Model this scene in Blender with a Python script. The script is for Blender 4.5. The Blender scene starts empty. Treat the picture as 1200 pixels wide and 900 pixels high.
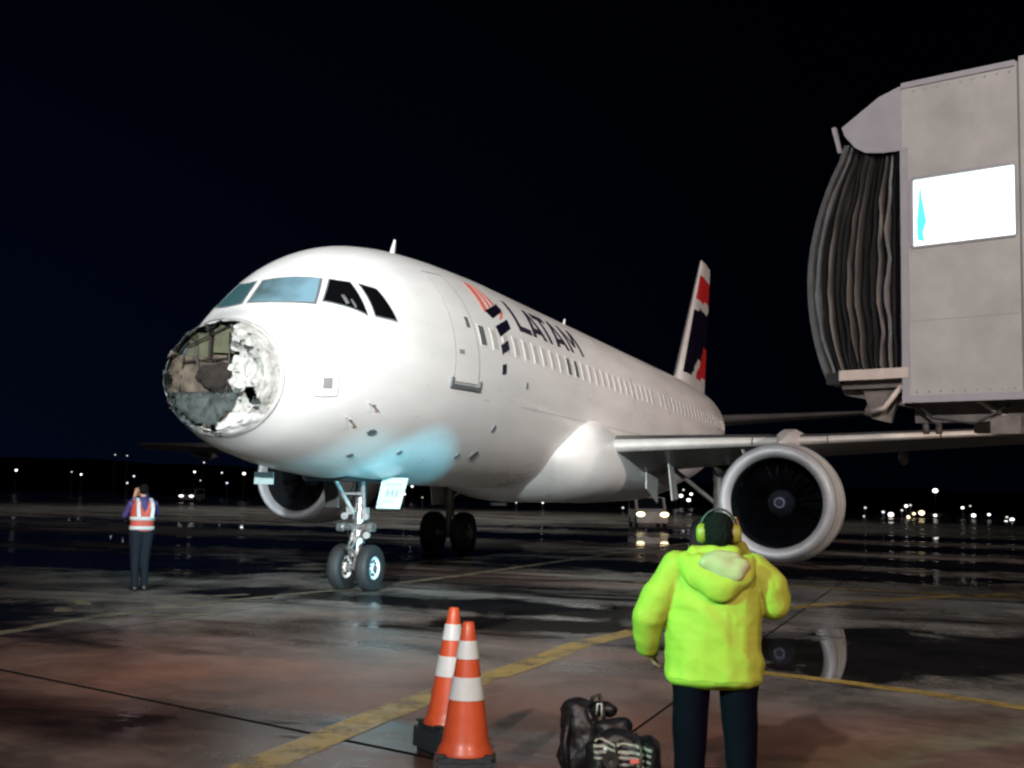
import bpy, bmesh, math, random
from mathutils.bvhtree import BVHTree
from mathutils import Vector, Matrix, noise
PI = math.pi
random.seed(7)
S = bpy.context.scene
COL = S.collection

# ------------------------------------------------------------------ camera
CAM = Vector((-12.657, -9.346, 1.625))
YAW, PITCH, ROLL = math.radians(20.471), math.radians(5.509), math.radians(1.249)
FWD = Vector((math.cos(PITCH)*math.cos(YAW), math.cos(PITCH)*math.sin(YAW), math.sin(PITCH)))
R0 = Vector((math.sin(YAW), -math.cos(YAW), 0)); U0 = R0.cross(FWD)
RGT = R0*math.cos(ROLL) + U0*math.sin(ROLL)
UP = -R0*math.sin(ROLL) + U0*math.cos(ROLL)
cd = bpy.data.cameras.new('camera'); cam = bpy.data.objects.new('camera', cd); COL.objects.link(cam)
m3 = Matrix((RGT, UP, -FWD)).transposed()
cam.matrix_world = Matrix.Translation(CAM) @ m3.to_4x4()
cd.sensor_width = 36; cd.lens = 1369.15/1200*36; cd.clip_end = 9000; cd.clip_start = .1
S.camera = cam

# ------------------------------------------------------------------ world: moonless night sky, a little bluer low down on one side
w = bpy.data.worlds.new('World'); S.world = w; w.use_nodes = True
nt = w.node_tree; nt.nodes.clear()
out = nt.nodes.new('ShaderNodeOutputWorld'); bg = nt.nodes.new('ShaderNodeBackground')
tc = nt.nodes.new('ShaderNodeTexCoord'); sep = nt.nodes.new('ShaderNodeSeparateXYZ')
nt.links.new(tc.outputs['Generated'], sep.inputs[0])
rz = nt.nodes.new('ShaderNodeValToRGB'); e = rz.color_ramp.elements
e[0].position = 0.0; e[0].color = (.0007, .0020, .0072, 1); e[1].position = .45; e[1].color = (.00018, .0005, .0020, 1)
nt.links.new(sep.outputs['Z'], rz.inputs[0])
mr = nt.nodes.new('ShaderNodeMapRange'); mr.inputs['From Min'].default_value = .1; mr.inputs['From Max'].default_value = .75
mr.inputs['To Min'].default_value = .25; mr.inputs['To Max'].default_value = 1.15
nt.links.new(sep.outputs['Y'], mr.inputs['Value'])
mx = nt.nodes.new('ShaderNodeVectorMath'); mx.operation = 'SCALE'
nt.links.new(rz.outputs[0], mx.inputs[0]); nt.links.new(mr.outputs[0], mx.inputs['Scale'])
nt.links.new(mx.outputs[0], bg.inputs['Color']); nt.links.new(bg.outputs[0], out.inputs[0])

# ------------------------------------------------------------------ exposure
S.view_settings.view_transform = 'Standard'; S.view_settings.look = 'None'
S.view_settings.exposure = 0; S.view_settings.gamma = 1
S.render.resolution_x, S.render.resolution_y = 1024, 768
try: S.cycles.filter_width = 2.4
except Exception: pass

# ------------------------------------------------------------------ apron floodlights and added fill lamps, all out of view
def aim(o, tgt): o.rotation_euler = (Vector(tgt)-o.location).to_track_quat('-Z', 'Y').to_euler()
LAMPS = [ # location, target, watts, colour, cone deg, blend, radius
    ((-28.0, -12.0, 8.5), (3.2, -1.6, 3.2), 92000, (.86, .98, 1.0), 23, 1.0, .25),   # cool white floodlight, mast ahead of the nose
    ((-30.0, -7.0, 14.0), (9.0, -5.0, 2.5), 31000, (.98, .95, .95), 44, .9, .35),    # unseen neutral fill, added to brighten the engines
    ((-26.0, 7.0, 9.0), (-6.0, -10.7, 1.0), 70000, (.18, 1.0, .50), 12, .6, .25),     # greenish discharge lamp, low mast on the left
    ((-27.0, -27.0, 17.0), (8.0, -9.0, 1.5), 38000, (1.0, .75, .62), 54, 1.0, .35),   # warm floodlight, tall mast on the right
    ((8.0, -46.0, 19.0), (30.0, -2.0, 5.0), 46000, (1.0, .84, .76), 60, .8, .35),    # unseen warm lamp, added to brighten the fin and rear fuselage
    ((0.6, -13.0, 1.3), (4.85, -1.3, .95), 7500, (.17, .78, 1.0), 18, .5, .06),       # cyan work light of a vehicle parked under the bridge
    ((0.6, -13.3, 1.3), (3.3, -1.1, .95), 6000, (.30, .84, 1.0), 17, .7, .06),         # second cyan lamp, added to widen the patch on the nose
    ((75.0, 32.0, 32.0), (75.0, 30.0, 0.0), 26000, (1.0, .97, .88), 125, .6, .5),     # lamp without a fixture, added to brighten the far apron
]
for i, (lo, tg, W_, c, cone, bl, r) in enumerate(LAMPS):
    ld = bpy.data.lights.new('flood_or_fill_lamp', 'SPOT'); ld.energy = W_; ld.color = c
    ld.spot_size = math.radians(cone); ld.spot_blend = bl; ld.shadow_soft_size = r
    o = bpy.data.objects.new('flood_or_fill_lamp', ld); COL.objects.link(o); o.location = lo; aim(o, tg)

# ------------------------------------------------------------------ helpers
def tag(o, label=None, cat=None, group=None, kind=None):
    if label: o['label'] = label
    if cat: o['category'] = cat
    if group: o['group'] = group
    if kind: o['kind'] = kind
    return o
def empty(name, loc, label=None, cat=None, group=None, rz=0):
    o = bpy.data.objects.new(name, None); COL.objects.link(o); o.location = loc; o.rotation_euler = (0, 0, rz)
    o.empty_display_size = .2
    return tag(o, label, cat, group)
def link(name, me, mats=None, parent=None, smooth=False):
    if mats is not None:
        for m in (mats if isinstance(mats, (list, tuple)) else [mats]): me.materials.append(m)
    o = bpy.data.objects.new(name, me); COL.objects.link(o)
    if parent: o.parent = parent
    if smooth: me.polygons.foreach_set('use_smooth', [True]*len(me.polygons))
    return o
def build(name, bm, mat, parent=None, smooth=False, sharp=None):
    bmesh.ops.recalc_face_normals(bm, faces=bm.faces)
    me = bpy.data.meshes.new(name); bm.to_mesh(me); bm.free()
    o = link(name, me, mat, parent, smooth)
    if smooth and sharp: me.set_sharp_from_angle(angle=math.radians(sharp))
    return o
def copy_tree(o, parent=None):
    c = o.copy(); COL.objects.link(c); c.parent = parent
    for ch in list(o.children): copy_tree(ch, c)
    return c
def box(bm, c, s, rot=None, bev=0):
    r = bmesh.ops.create_cube(bm, size=1); vs = r['verts']
    for v in vs:
        v.co = Vector((v.co.x*s[0], v.co.y*s[1], v.co.z*s[2]))
    if bev:
        es = list({e for v in vs for e in v.link_edges})
        rr = bmesh.ops.bevel(bm, geom=es, offset=bev, segments=2, affect='EDGES')
        vs = list({v for f in rr['faces'] for v in f.verts} | {v for v in vs if v.is_valid})
    M = Matrix.Translation(c) @ (rot.to_4x4() if rot is not None else Matrix.Identity(4))
    bmesh.ops.transform(bm, matrix=M, verts=vs)
def frame(d):
    d = d.normalized(); a = Vector((0, 0, 1)) if abs(d.z) < .9 else Vector((1, 0, 0))
    x = a.cross(d).normalized(); return x, d.cross(x)
def tube(bm, pts, rad, seg=10, cap=True):
    pts = [Vector(p) for p in pts]; n = len(pts)
    rad = rad if isinstance(rad, (list, tuple)) else [rad]*n
    rings = []; x = None
    for i, p in enumerate(pts):
        d = (pts[min(i+1, n-1)]-pts[max(i-1, 0)]).normalized()
        if x is None: x, y = frame(d)
        else:
            x = (x-d*x.dot(d)).normalized(); y = d.cross(x)
        rings.append([bm.verts.new(p+(x*math.cos(a)+y*math.sin(a))*rad[i]) for a in [2*PI*k/seg for k in range(seg)]])
    for a, b in zip(rings, rings[1:]):
        for k in range(seg): bm.faces.new((a[k], a[(k+1) % seg], b[(k+1) % seg], b[k]))
    if cap:
        bm.faces.new(rings[0][::-1]); bm.faces.new(rings[-1])
def lathe(bm, prof_, origin, axis, seg=32, close=False):
    """prof_: (distance along axis, radius)"""
    axis = Vector(axis).normalized(); x, y = frame(axis); O = Vector(origin); rings = []
    for t, r in prof_:
        rings.append([bm.verts.new(O+axis*t+(x*math.cos(a)+y*math.sin(a))*max(r, 1e-4)) for a in [2*PI*k/seg for k in range(seg)]])
    pr = list(zip(rings, rings[1:]))
    if close: pr.append((rings[-1], rings[0]))
    for a, b in pr:
        for k in range(seg): bm.faces.new((a[k], a[(k+1) % seg], b[(k+1) % seg], b[k]))
def loft(bm, rings, caps=True, closed=True):
    R_ = [[bm.verts.new(p) for p in r] for r in rings]; n = len(R_[0])
    for a, b in zip(R_, R_[1:]):
        for k in range(n if closed else n-1): bm.faces.new((a[k], a[(k+1) % n], b[(k+1) % n], b[k]))
    if caps and closed: bm.faces.new(R_[0][::-1]); bm.faces.new(R_[-1])
    return R_
def prism(bm, pts, d):
    """polygon pts extruded by vector d"""
    a = [bm.verts.new(Vector(p)) for p in pts]; b = [bm.verts.new(Vector(p)+Vector(d)) for p in pts]; n = len(a)
    bm.faces.new(a); bm.faces.new(b[::-1])
    for k in range(n): bm.faces.new((a[k], b[k], b[(k+1) % n], a[(k+1) % n]))

# ------------------------------------------------------------------ materials
def mat(name, col, rough=.5, metal=0, spec=.5, emit=None, es=0, coat=0, var=0, vscale=2.0, bump=0, bscale=40, rvar=0, trans=0, stretch=(1, 1, 1)):
    m = bpy.data.materials.new(name); m.use_nodes = True; n = m.node_tree.nodes; L = m.node_tree.links
    b = n['Principled BSDF']; b.inputs['Roughness'].default_value = rough; b.inputs['Metallic'].default_value = metal
    b.inputs['Specular IOR Level'].default_value = spec; b.inputs['Coat Weight'].default_value = coat
    b.inputs['Transmission Weight'].default_value = trans
    b.inputs['Base Color'].default_value = (*col, 1)
    if emit: b.inputs['Emission Color'].default_value = (*emit, 1); b.inputs['Emission Strength'].default_value = es
    g = n.new('ShaderNodeTexCoord'); mp = n.new('ShaderNodeMapping'); mp.inputs['Scale'].default_value = stretch
    L.new(g.outputs['Object'], mp.inputs[0])
    if var or rvar:
        t = n.new('ShaderNodeTexNoise'); t.inputs['Scale'].default_value = vscale; t.inputs['Detail'].default_value = 6
        t.inputs['Roughness'].default_value = .62; L.new(mp.outputs[0], t.inputs['Vector'])
        if var:
            r = n.new('ShaderNodeMapRange'); r.inputs['From Min'].default_value = .3; r.inputs['From Max'].default_value = .7
            r.inputs['To Min'].default_value = 1-var; r.inputs['To Max'].default_value = 1+var*.5
            L.new(t.outputs['Fac'], r.inputs['Value'])
            v = n.new('ShaderNodeVectorMath'); v.operation = 'SCALE'; v.inputs[0].default_value = col
            L.new(r.outputs[0], v.inputs['Scale']); L.new(v.outputs[0], b.inputs['Base Color'])
        if rvar:
            r = n.new('ShaderNodeMapRange'); r.inputs['From Min'].default_value = .3; r.inputs['From Max'].default_value = .7
            r.inputs['To Min'].default_value = max(.02, rough-rvar); r.inputs['To Max'].default_value = min(1, rough+rvar)
            L.new(t.outputs['Fac'], r.inputs['Value']); L.new(r.outputs[0], b.inputs['Roughness'])
    if bump:
        t2 = n.new('ShaderNodeTexNoise'); t2.inputs['Scale'].default_value = bscale; t2.inputs['Detail'].default_value = 4
        L.new(mp.outputs[0], t2.inputs['Vector'])
        bp = n.new('ShaderNodeBump'); bp.inputs['Strength'].default_value = bump; bp.inputs['Distance'].default_value = .02
        L.new(t2.outputs['Fac'], bp.inputs['Height']); L.new(bp.outputs[0], b.inputs['Normal'])
    return m
M = {}
M['white'] = mat('aircraft_white_paint', (.74, .73, .72), .32, var=.13, vscale=.7, coat=.2, rvar=.08, stretch=(.35, 1, 1.6))
M['white2'] = mat('weathered_white_paint', (.62, .60, .57), .42, var=.2, vscale=1.3, rvar=.1)
M['shaded_grey_paint'] = mat('shaded_grey_wing_paint', (.10, .10, .10), .4, var=.25, vscale=1.1, rvar=.1)  # grey paint darkened to put the wing's underside shade into the colour
M['line'] = mat('panel_gap', (.10, .11, .12), .7)
M['line_soft'] = mat('fine_panel_gap', (.24, .24, .24), .7)
M['joint'] = mat('radome_joint_sealant', (.40, .40, .39), .6)
M['navy'] = mat('indigo_paint', (.006, .003, .014), .35, coat=.2)
M['ink'] = mat('dark_indigo_lettering', (.022, .018, .032), .4)
M['salmon'] = mat('salmon_paint', (.62, .17, .13), .4)
M['red'] = mat('red_paint', (.62, .025, .03), .38, coat=.2)
M['dark'] = mat('dark_recess', (.008, .008, .009), .8)
M['rubber'] = mat('tyre_rubber', (.012, .012, .013), .7, var=.3, vscale=8, bump=.2)
M['rim'] = mat('painted_wheel_rim', (.72, .76, .76), .5, metal=0, var=.2, vscale=6)
M['steel'] = mat('bare_steel', (.50, .48, .47), .3, metal=.85, var=.35, vscale=7, rvar=.15)
M['gear'] = mat('gear_grey_paint', (.45, .42, .41), .35, metal=.4, var=.4, vscale=8)
M['lip'] = mat('polished_inlet_lip', (.52, .53, .55), .5, metal=.15, var=.15, vscale=3, rvar=.1)
M['inlet'] = mat('inlet_duct', (.02, .022, .026), .5)
M['blade'] = mat('fan_blade_metal', (.02, .022, .028), .35, metal=.7)
M['spinner'] = mat('spinner_grey', (.03, .032, .045), .35); M['swirl'] = mat('spinner_swirl', (.09, .10, .15), .4)
M['glass'] = mat('dark_cockpit_glass', (.003, .003, .004), .04, spec=.5)
M['wpane'] = mat('cabin_window_shade', (.50, .48, .46), .3)
M['wdark'] = mat('dark_cabin_window', (.13, .13, .13), .2)
M['khaki'] = mat('khaki_primer', (.065, .065, .036), .6, var=.35, vscale=5, bump=.3)  # khaki, tan, brown and slate darkened to hold the shade inside the nose
M['tan'] = mat('torn_tan_laminate', (.085, .064, .045), .8, var=.75, vscale=9, bump=.9, bscale=60, stretch=(1, 1, .4))
M['brown'] = mat('shaded_brown_foam', (.014, .008, .006), .9, var=.7, vscale=12, bump=.9)  # brown darkened most, shade of the cavity included
M['slate'] = mat('wet_blue_grey_laminate', (.052, .066, .064), .4, var=.9, vscale=10, bump=1.0, bscale=70)
M['ivory'] = mat('chalky_broken_paint', (.42, .41, .385), .8, var=.5, vscale=9, bump=1.0, bscale=16)
M['panel'] = mat('bridge_panel_paint', (.30, .30, .295), .55, var=.22, vscale=1.3, rvar=.1, bump=.08)
M['panel2'] = mat('bridge_canopy_fabric', (.24, .24, .27), .6, var=.15, vscale=2)
M['bellow'] = mat('black_bellows_fabric', (.009, .0085, .0095), .5, var=.75, vscale=2.2, bump=.25, bscale=12, stretch=(1, 1, .35))
M['bellow_edge'] = mat('grey_bellows_edge', (.055, .06, .065), .6, var=.5, vscale=4)  # paler grey than the folds, for the front edge
M['beam'] = mat('pale_bumper_beam', (.42, .37, .34), .6, var=.2)
M['mach'] = mat('greasy_or_shaded_metal', (.16, .14, .13), .5, metal=.3, var=.4, vscale=5)  # also on the main gear, where the dark tone stands for shade
M['black'] = mat('black_plastic', (.012, .012, .013), .45)
M['cone'] = mat('orange_cone_plastic', (.50, .072, .022), .42, var=.22, vscale=5, coat=.1)
M['reflect'] = mat('reflective_sleeve', (.52, .55, .55), .35, var=.12, vscale=9)
M['conebase'] = mat('black_rubber_base', (.02, .026, .03), .5, var=.4, vscale=9, bump=.3)
M['hivis'] = mat('hi_vis_lime_jacket', (.29, .29, .034), .7, spec=.2, var=.12, vscale=3, bump=.35, bscale=6)
M['lining'] = mat('pale_hood_lining', (.30, .23, .13), .7, var=.15, vscale=6, bump=.3, bscale=9)
M['trouser'] = mat('dark_navy_trousers', (.0025, .0022, .006), .9, spec=.03, bump=.3, bscale=14)
M['hair'] = mat('black_hair', (.003, .003, .003), .9, spec=.12, bump=.5, bscale=60)
M['skin'] = mat('skin', (.33, .17, .11), .55)
M['muff'] = mat('yellow_ear_defender', (.20, .17, .015), .5)
M['vest'] = mat('orange_red_vest', (.36, .05, .03), .6)
M['vband'] = mat('white_reflective_band', (.42, .42, .42), .4)
M['shirt'] = mat('purple_navy_shirt', (.035, .02, .10), .7)
M['sleeve_y'] = mat('ochre_sleeve', (.16, .13, .05), .7)
M['jeans'] = mat('dark_work_trousers', (.006, .009, .014), .8, spec=.15)
M['bag'] = mat('black_nylon_bag', (.006, .006, .008), .5, var=.4, vscale=8, bump=.5, bscale=16)
M['stripe'] = mat('grey_bag_stripe', (.30, .29, .26), .6, var=.3, vscale=14)
M['badge'] = mat('red_badge', (.6, .12, .10), .5)
M['lit'] = mat('lit_bridge_interior', (.8, .9, .9), .5, emit=(.86, 1.0, 1.0), es=1.6)
M['cyanlit'] = mat('cyan_lit_pennant', (.1, .7, .8), .5, emit=(.04, .62, .75), es=.9)
M['pole'] = mat('galvanised_pole', (.10, .10, .10), .6)
M['placard'] = mat('pale_placard', (.36, .44, .44), .5, var=.12, vscale=14)
M['print'] = mat('grey_print', (.16, .22, .22), .6)
M['yline'] = mat('worn_yellow_paint', (.36, .28, .08), .45, var=.45, vscale=2.5, rvar=.15)

# ------------------------------------------------------------------ fuselage shape (x aft from the nose, y to starboard, z up)
ZC = 3.866
PT = [(0, -.80, -.80, .02), (.1, -.50, -1.05, .30), (.25, -.36, -1.18, .48), (.5, -.10, -1.32, .68), (.8, .06, -1.45, .86),
      (1.1, .18, -1.56, 1.02), (1.5, .36, -1.69, 1.21), (2.0, .76, -1.80, 1.41), (2.5, 1.16, -1.88, 1.56), (3.0, 1.46, -1.94, 1.68),
      (3.5, 1.66, -1.98, 1.77), (4, 1.79, -2.01, 1.83), (5, 1.93, -2.04, 1.91), (6, 2.0, -2.06, 1.95), (7, 2.04, -2.07, 1.97),
      (8.5, 2.07, -2.07, 1.975), (24, 2.07, -2.07, 1.975), (27, 2.05, -1.8, 1.93), (30, 1.98, -1.3, 1.7), (33, 1.72, -.6, 1.2),
      (35.5, 1.35, .1, .65), (37.2, .98, .45, .28), (37.4, .85, .58, .15)]
def _pchip(c):
    X = [p[0] for p in PT]; Y = [p[c] for p in PT]; n = len(X)
    h = [X[i+1]-X[i] for i in range(n-1)]; d = [(Y[i+1]-Y[i])/h[i] for i in range(n-1)]; m = [0]*n
    for i in range(1, n-1):
        if d[i-1]*d[i] > 0:
            w1 = 2*h[i]+h[i-1]; w2 = h[i]+2*h[i-1]; m[i] = (w1+w2)/(w1/d[i-1]+w2/d[i])
    m[0] = d[0]; m[-1] = d[-1]
    def f(x):
        i = 0
        while i < n-2 and x > X[i+1]: i += 1
        t = (x-X[i])/h[i]
        return (2*t**3-3*t**2+1)*Y[i]+(t**3-2*t**2+t)*h[i]*m[i]+(-2*t**3+3*t**2)*Y[i+1]+(t**3-t**2)*h[i]*m[i+1]
    return f
_T, _B, _W = _pchip(1), _pchip(2), _pchip(3)
def surf(x, deg, off=0.0):
    """point on the fuselage skin; deg 0 = port side, 90 = crown"""
    a = math.radians(deg)
    def P(x, a):
        t, b, w_ = _T(x), _B(x), _W(x)
        return Vector((x, -w_*math.cos(a), ZC+(t+b)/2+(t-b)/2*math.sin(a)))
    p = P(x, a)
    if off:
        n = (P(x+.02, a)-P(x-.02, a)).cross(P(x, a+.01)-P(x, a-.01)).normalized()
        if n.dot(p-Vector((x+.4, 0, ZC+(_T(x)+_B(x))/2))) < 0: n = -n
        p = p+n*off
    return p
def zdeg(z, x=9):
    t, b = _T(x), _B(x); return math.degrees(math.asin(max(-1, min(1, (z-ZC-(t+b)/2)/((t-b)/2)))))
def patch(bm, c4, off=.004, nu=6, nv=6, skirt=.012, bow=0):
    """c4: four (x, deg) corners in order; a thin plate lying on the skin with closed edges"""
    def uv(u, v):
        a = [c4[0][k]*(1-u)+c4[1][k]*u for k in (0, 1)]; b = [c4[3][k]*(1-u)+c4[2][k]*u for k in (0, 1)]
        return a[0]*(1-v)+b[0]*v-bow*4*u*(1-u)*(1-.5*v), a[1]*(1-v)+b[1]*v
    top = [[bm.verts.new(surf(*uv(i/nu, j/nv), off)) for i in range(nu+1)] for j in range(nv+1)]
    bot = {}
    for j in range(nv+1):
        for i in range(nu+1):
            if i in (0, nu) or j in (0, nv): bot[(i, j)] = bm.verts.new(surf(*uv(i/nu, j/nv), off-skirt))
    for j in range(nv):
        for i in range(nu): bm.faces.new((top[j][i], top[j][i+1], top[j+1][i+1], top[j+1][i]))
    for i in range(nu):
        for j in (0, nv): bm.faces.new((top[j][i], top[j][i+1], bot[(i+1, j)], bot[(i, j)]))
    for j in range(nv):
        for i in (0, nu): bm.faces.new((top[j][i], top[j+1][i], bot[(i, j+1)], bot[(i, j)]))
def seam(bm, pts, wd=.012, off=.003):
    """a strip following (x, deg) points on the skin"""
    P = [surf(*p, off) for p in pts]; L_ = []
    for i, p in enumerate(P):
        d = (P[min(i+1, len(P)-1)]-P[max(i-1, 0)]).normalized()
        n = (surf(pts[i][0], pts[i][1], .1)-surf(*pts[i])).normalized()
        s = d.cross(n).normalized()*wd/2
        L_.append((bm.verts.new(p+s), bm.verts.new(p-s)))
    for a, b in zip(L_, L_[1:]): bm.faces.new((a[0], a[1], b[1], b[0]))
def dense(pts, n=8):
    o = []
    for a, b in zip(pts, pts[1:]):
        for k in range(n): o.append((a[0]+(b[0]-a[0])*k/n, a[1]+(b[1]-a[1])*k/n))
    return o+[pts[-1]]

plane = empty('airliner', (0, 0, 0), 'white airliner with a smashed open nose parked on the wet apron', 'airplane')
bm = bmesh.new()
xs = [1.0+.1*i for i in range(40)]+[5+.25*i for i in range(16)]+[9+i for i in range(15)]+[24+.5*i for i in range(27)]+[37.2, 37.4]
loft(bm, [[surf(x, 360*k/96) for k in range(96)] for x in xs])
for f_ in [f for f in bm.faces if len(f.verts) > 4 and f.calc_center_median().x < 2]: bm.faces.remove(f_)
build('fuselage', bm, M['white'], plane, True)

# --- broken radome: what is left of the nose cone, crumpled inwards, torn open on the starboard half
XR = 1.0
def radome_pt(r, a):
    """r 1 at the joint, 0 at the middle; a in degrees"""
    if r > .80:
        x = XR-(1-r)/.20*.30
        p = surf(x, a); k = (1-r)/.20
        q = noise.noise(p*5.0)*.05+noise.noise(p*13)*.03
        ca = math.cos(math.radians(a))
        return p+Vector((q*k, 0, q*k*.6)) + (p-Vector((1.3, 0, 3.1))).normalized()*(.03*k if ca > 0 else -.01)
    e_ = radome_edge(a); c = Vector((.70, -.10, 3.14)); k = r/.80
    p = c*(1-k)+e_*k
    dent = .14*math.sin(k*PI)**1.0 + .10*(1-k)
    q = noise.noise(Vector((p.y*3.2, p.z*3.2, 1.7)))*.13+noise.noise(Vector((p.y*9, p.z*9, 4.)))*.05+(.5-abs(noise.noise(Vector((p.y*7, p.z*5, 9.)))))*.09+(.4-abs(noise.noise(Vector((p.y*15, p.z*11, 2.)))))*.035
    return p+Vector((dent+q*min(1, 3*(1-k))-.10*math.sin(k*PI)*max(0, math.cos(math.radians(a))), 0, q*.25))
def radome_edge(a): 
    p = surf(XR-.30, a); q = noise.noise(p*5.0)*.05+noise.noise(p*13)*.03
    ca = math.cos(math.radians(a))
    return p+Vector((q, 0, q*.6))+(p-Vector((1.3, 0, 3.1))).normalized()*(.03 if ca > 0 else -.01)
def in_hole(p, r):
    j = .06*noise.noise(Vector((p.y*2, p.z*3.1, 0)))+.05*noise.noise(Vector((p.y*9, p.z*9, 2)))
    zz = p.z
    edge = -.19+.07*math.sin((zz-2.4)*3.3)+j*2.0+.05*abs(noise.noise(Vector((3, zz*14, 1))))
    a = p.y > edge and r < .88+.16*noise.noise(p*4.5)+.05*noise.noise(p*17)
    b = ((p.y+.62)/.15)**2+((p.z-2.90+(p.y+.62)*-.6)/.10)**2 < 1+j*5
    return a or b
bm = bmesh.new(); NA, NR = 220, 72; G = []
for i in range(NR+1):
    r = 1-i/NR*.985
    G.append([bm.verts.new(radome_pt(r, 360*k/NA)) for k in range(NA)])
for i in range(NR):
    r = 1-(i+.5)/NR*.985
    for k in range(NA):
        q = (G[i][k], G[i][(k+1) % NA], G[i+1][(k+1) % NA], G[i+1][k])
        c = sum((v.co for v in q), Vector())/4
        if not in_hole(c, r):
            f = bm.faces.new(q); f.material_index = 0 if (r > .80 and (r > .965 or c.y > .1 or c.z < 2.6)) or (c.z < 2.66 and c.y < -.25) else 1
loose = [v for v in bm.verts if not v.link_faces]; bmesh.ops.delete(bm, geom=loose, context='VERTS')
o = build('radome', bm, [M['white'], M['ivory'], M['slate'], M['slate']], plane, True); tag(o, 'crumpled white nose cone torn open on one half')
md = o.modifiers.new('thick', 'SOLIDIFY'); md.thickness = .012; md.offset = -1; md.use_rim = True; md.material_offset_rim = 2; md.material_offset = 2
radome = o
bm = bmesh.new(); seam(bm, [(XR+.005, a*3.0) for a in range(121)], .012, .004); build('joint_seam', bm, M['joint'], radome)
# loose torn flakes on the crumpled half
for (y, z, sy, sz, m_) in [(-.56, 3.55, .10, .035, 'slate'), (-.66, 3.42, .10, .03, 'line_soft'), (-.42, 3.66, .09, .05, 'line_soft'), (-.60, 3.02, .14, .016, 'line_soft'), (-.46, 2.96, .08, .07, 'slate'), (-.70, 2.74, .10, .02, 'slate'), (-.22, 2.66, .08, .12, 'slate'), (-.40, 3.25, .04, .03, 'line_soft')]:
    bm = bmesh.new(); pts = []
    for k in range(9):
        a = 2*PI*k/9+random.random()*.5; rr = .25+random.random()*.45
        yy, z_ = y+math.cos(a)*sy*rr*1.6, z+math.sin(a)*sz*rr*1.6
        pts.append((.62+max(0, -yy-.35)*.22+random.random()*.04, yy, z_))
    prism(bm, pts, (.008, .006, 0)); build('torn_flake', bm, M[m_], radome)
for k in range(9):
    a = [70, 98, 121, 149, 172, 206, 233, 258, 276][k]; b0 = surf(.76, a); b1 = surf(.76, a+4+random.random()*5); cen = Vector((.80, .15, 3.14)); ln = .04+.10*random.random()
    tip = b0+(cen-b0)*ln/.75*random.uniform(.7, 1.3)+Vector((-.02+.09*random.random(), 0, 0)); mid = (b0+b1)/2+(cen-b0)*.10+Vector((-.03, 0, 0))
    bm = bmesh.new(); v = [bm.verts.new(p_) for p_ in (b0, b1, (b1+tip)/2+Vector((.015, 0, .02)), tip, (b0+tip)/2+Vector((-.02, 0, 0)))]; bm.faces.new(v)
    o = build('torn_shard', bm, M[['slate', 'brown', 'slate', 'tan'][k % 4]], radome); o.modifiers.new('t', 'SOLIDIFY').thickness = .008
# the pressure bulkhead and what sits in front of it
bm = bmesh.new()
ring = [surf(1.22, 360*k/64) for k in range(64)]; c = bm.verts.new((1.30, 0, 3.15)); vs = [bm.verts.new(p*1) for p in ring]
for k in range(64): bm.faces.new((c, vs[k], vs[(k+1) % 64]))
bulk = build('bulkhead', bm, M['slate'], plane)
bm = bmesh.new()
for (y0, y1, z0, z1, x) in [(-.28, .18, 3.50, 3.95, .98), (.22, .62, 3.46, 3.86, 1.02)]:
    prism(bm, [(x, y0, z0), (x, y1, z0+.03), (x+.03, y1, z1), (x+.03, y0, z1)], (.10, 0, 0))
build('avionics_panel', bm, M['khaki'], bulk)
bm = bmesh.new(); tube(bm, [(.93, .20, 3.42), (.95, .21, 3.85)], .022, 8); tube(bm, [(1.0, -.2, 3.95), (.98, .45, 3.9)], .018, 8); build('antenna_strut', bm, M['brown'], bulk)
bm = bmesh.new()
g = [[bm.verts.new((.98+.16*noise.noise(Vector((y*.35, z*.3, 3)))+.05*noise.noise(Vector((y*1.1, z, 5))), -.05+y*.078, 2.96+z*.052+.04*noise.noise(Vector((y*.6, 0, 1))))) for y in range(13)] for z in range(11)]
for j in range(10):
    for i in range(12): bm.faces.new((g[j][i], g[j][i+1], g[j+1][i+1], g[j+1][i]))
o = build('torn_laminate', bm, M['tan'], bulk, True); o.modifiers.new('t', 'SOLIDIFY').thickness = .02
for k in (1, 5):
    bm = bmesh.new(); y0 = -.25+.14*k; a = Vector((.93, y0, 3.9-.05*abs(k-3))); b = Vector((.88, y0+random.uniform(-.15, .15), 3.0+random.uniform(-.3, .35)))
    m1 = (a+b)/2+Vector((random.uniform(-.10, .02), random.uniform(-.1, .1), 0)); tube(bm, [a, a*.6+m1*.4, m1, m1*.4+b*.6, b], .010, 6); build('loose_cable', bm, M['black'], bulk, True)
for (y0, z0, y1, z1) in ((-.5, 3.46, .66, 3.40), (-.1, 3.9, .6, 3.62), (.64, 3.5, .70, 2.9)):
    bm = bmesh.new(); tube(bm, [(.96, y0, z0), (.95, y1, z1)], .014, 4); build('bracket', bm, M['brown'], bulk)
bm = bmesh.new(); bmesh.ops.create_icosphere(bm, subdivisions=4, radius=1)
for v in bm.verts:
    n_ = 1+.35*noise.noise(v.co*1.6)+.12*noise.noise(v.co*5)
    v.co = Vector((.90+v.co.x*.12*n_, .02+v.co.y*.30*n_+v.co.z*-.05, 3.17+v.co.z*.20*n_+v.co.y*.05))
build('weather_radar_dish', bm, M['brown'], bulk, True)
bm = bmesh.new()
g = [[bm.verts.new((.84+.0028*(z-6)**2+.05*noise.noise(Vector((y*.5, z*.5, 7)))+.03*noise.noise(Vector((y*1.7, z*1.3, 2))), -.42+y*.085, 2.36+z*.055+.03*noise.noise(Vector((y*.9, 4, z*.2))))) for y in range(15)] for z in range(12)]
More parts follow.
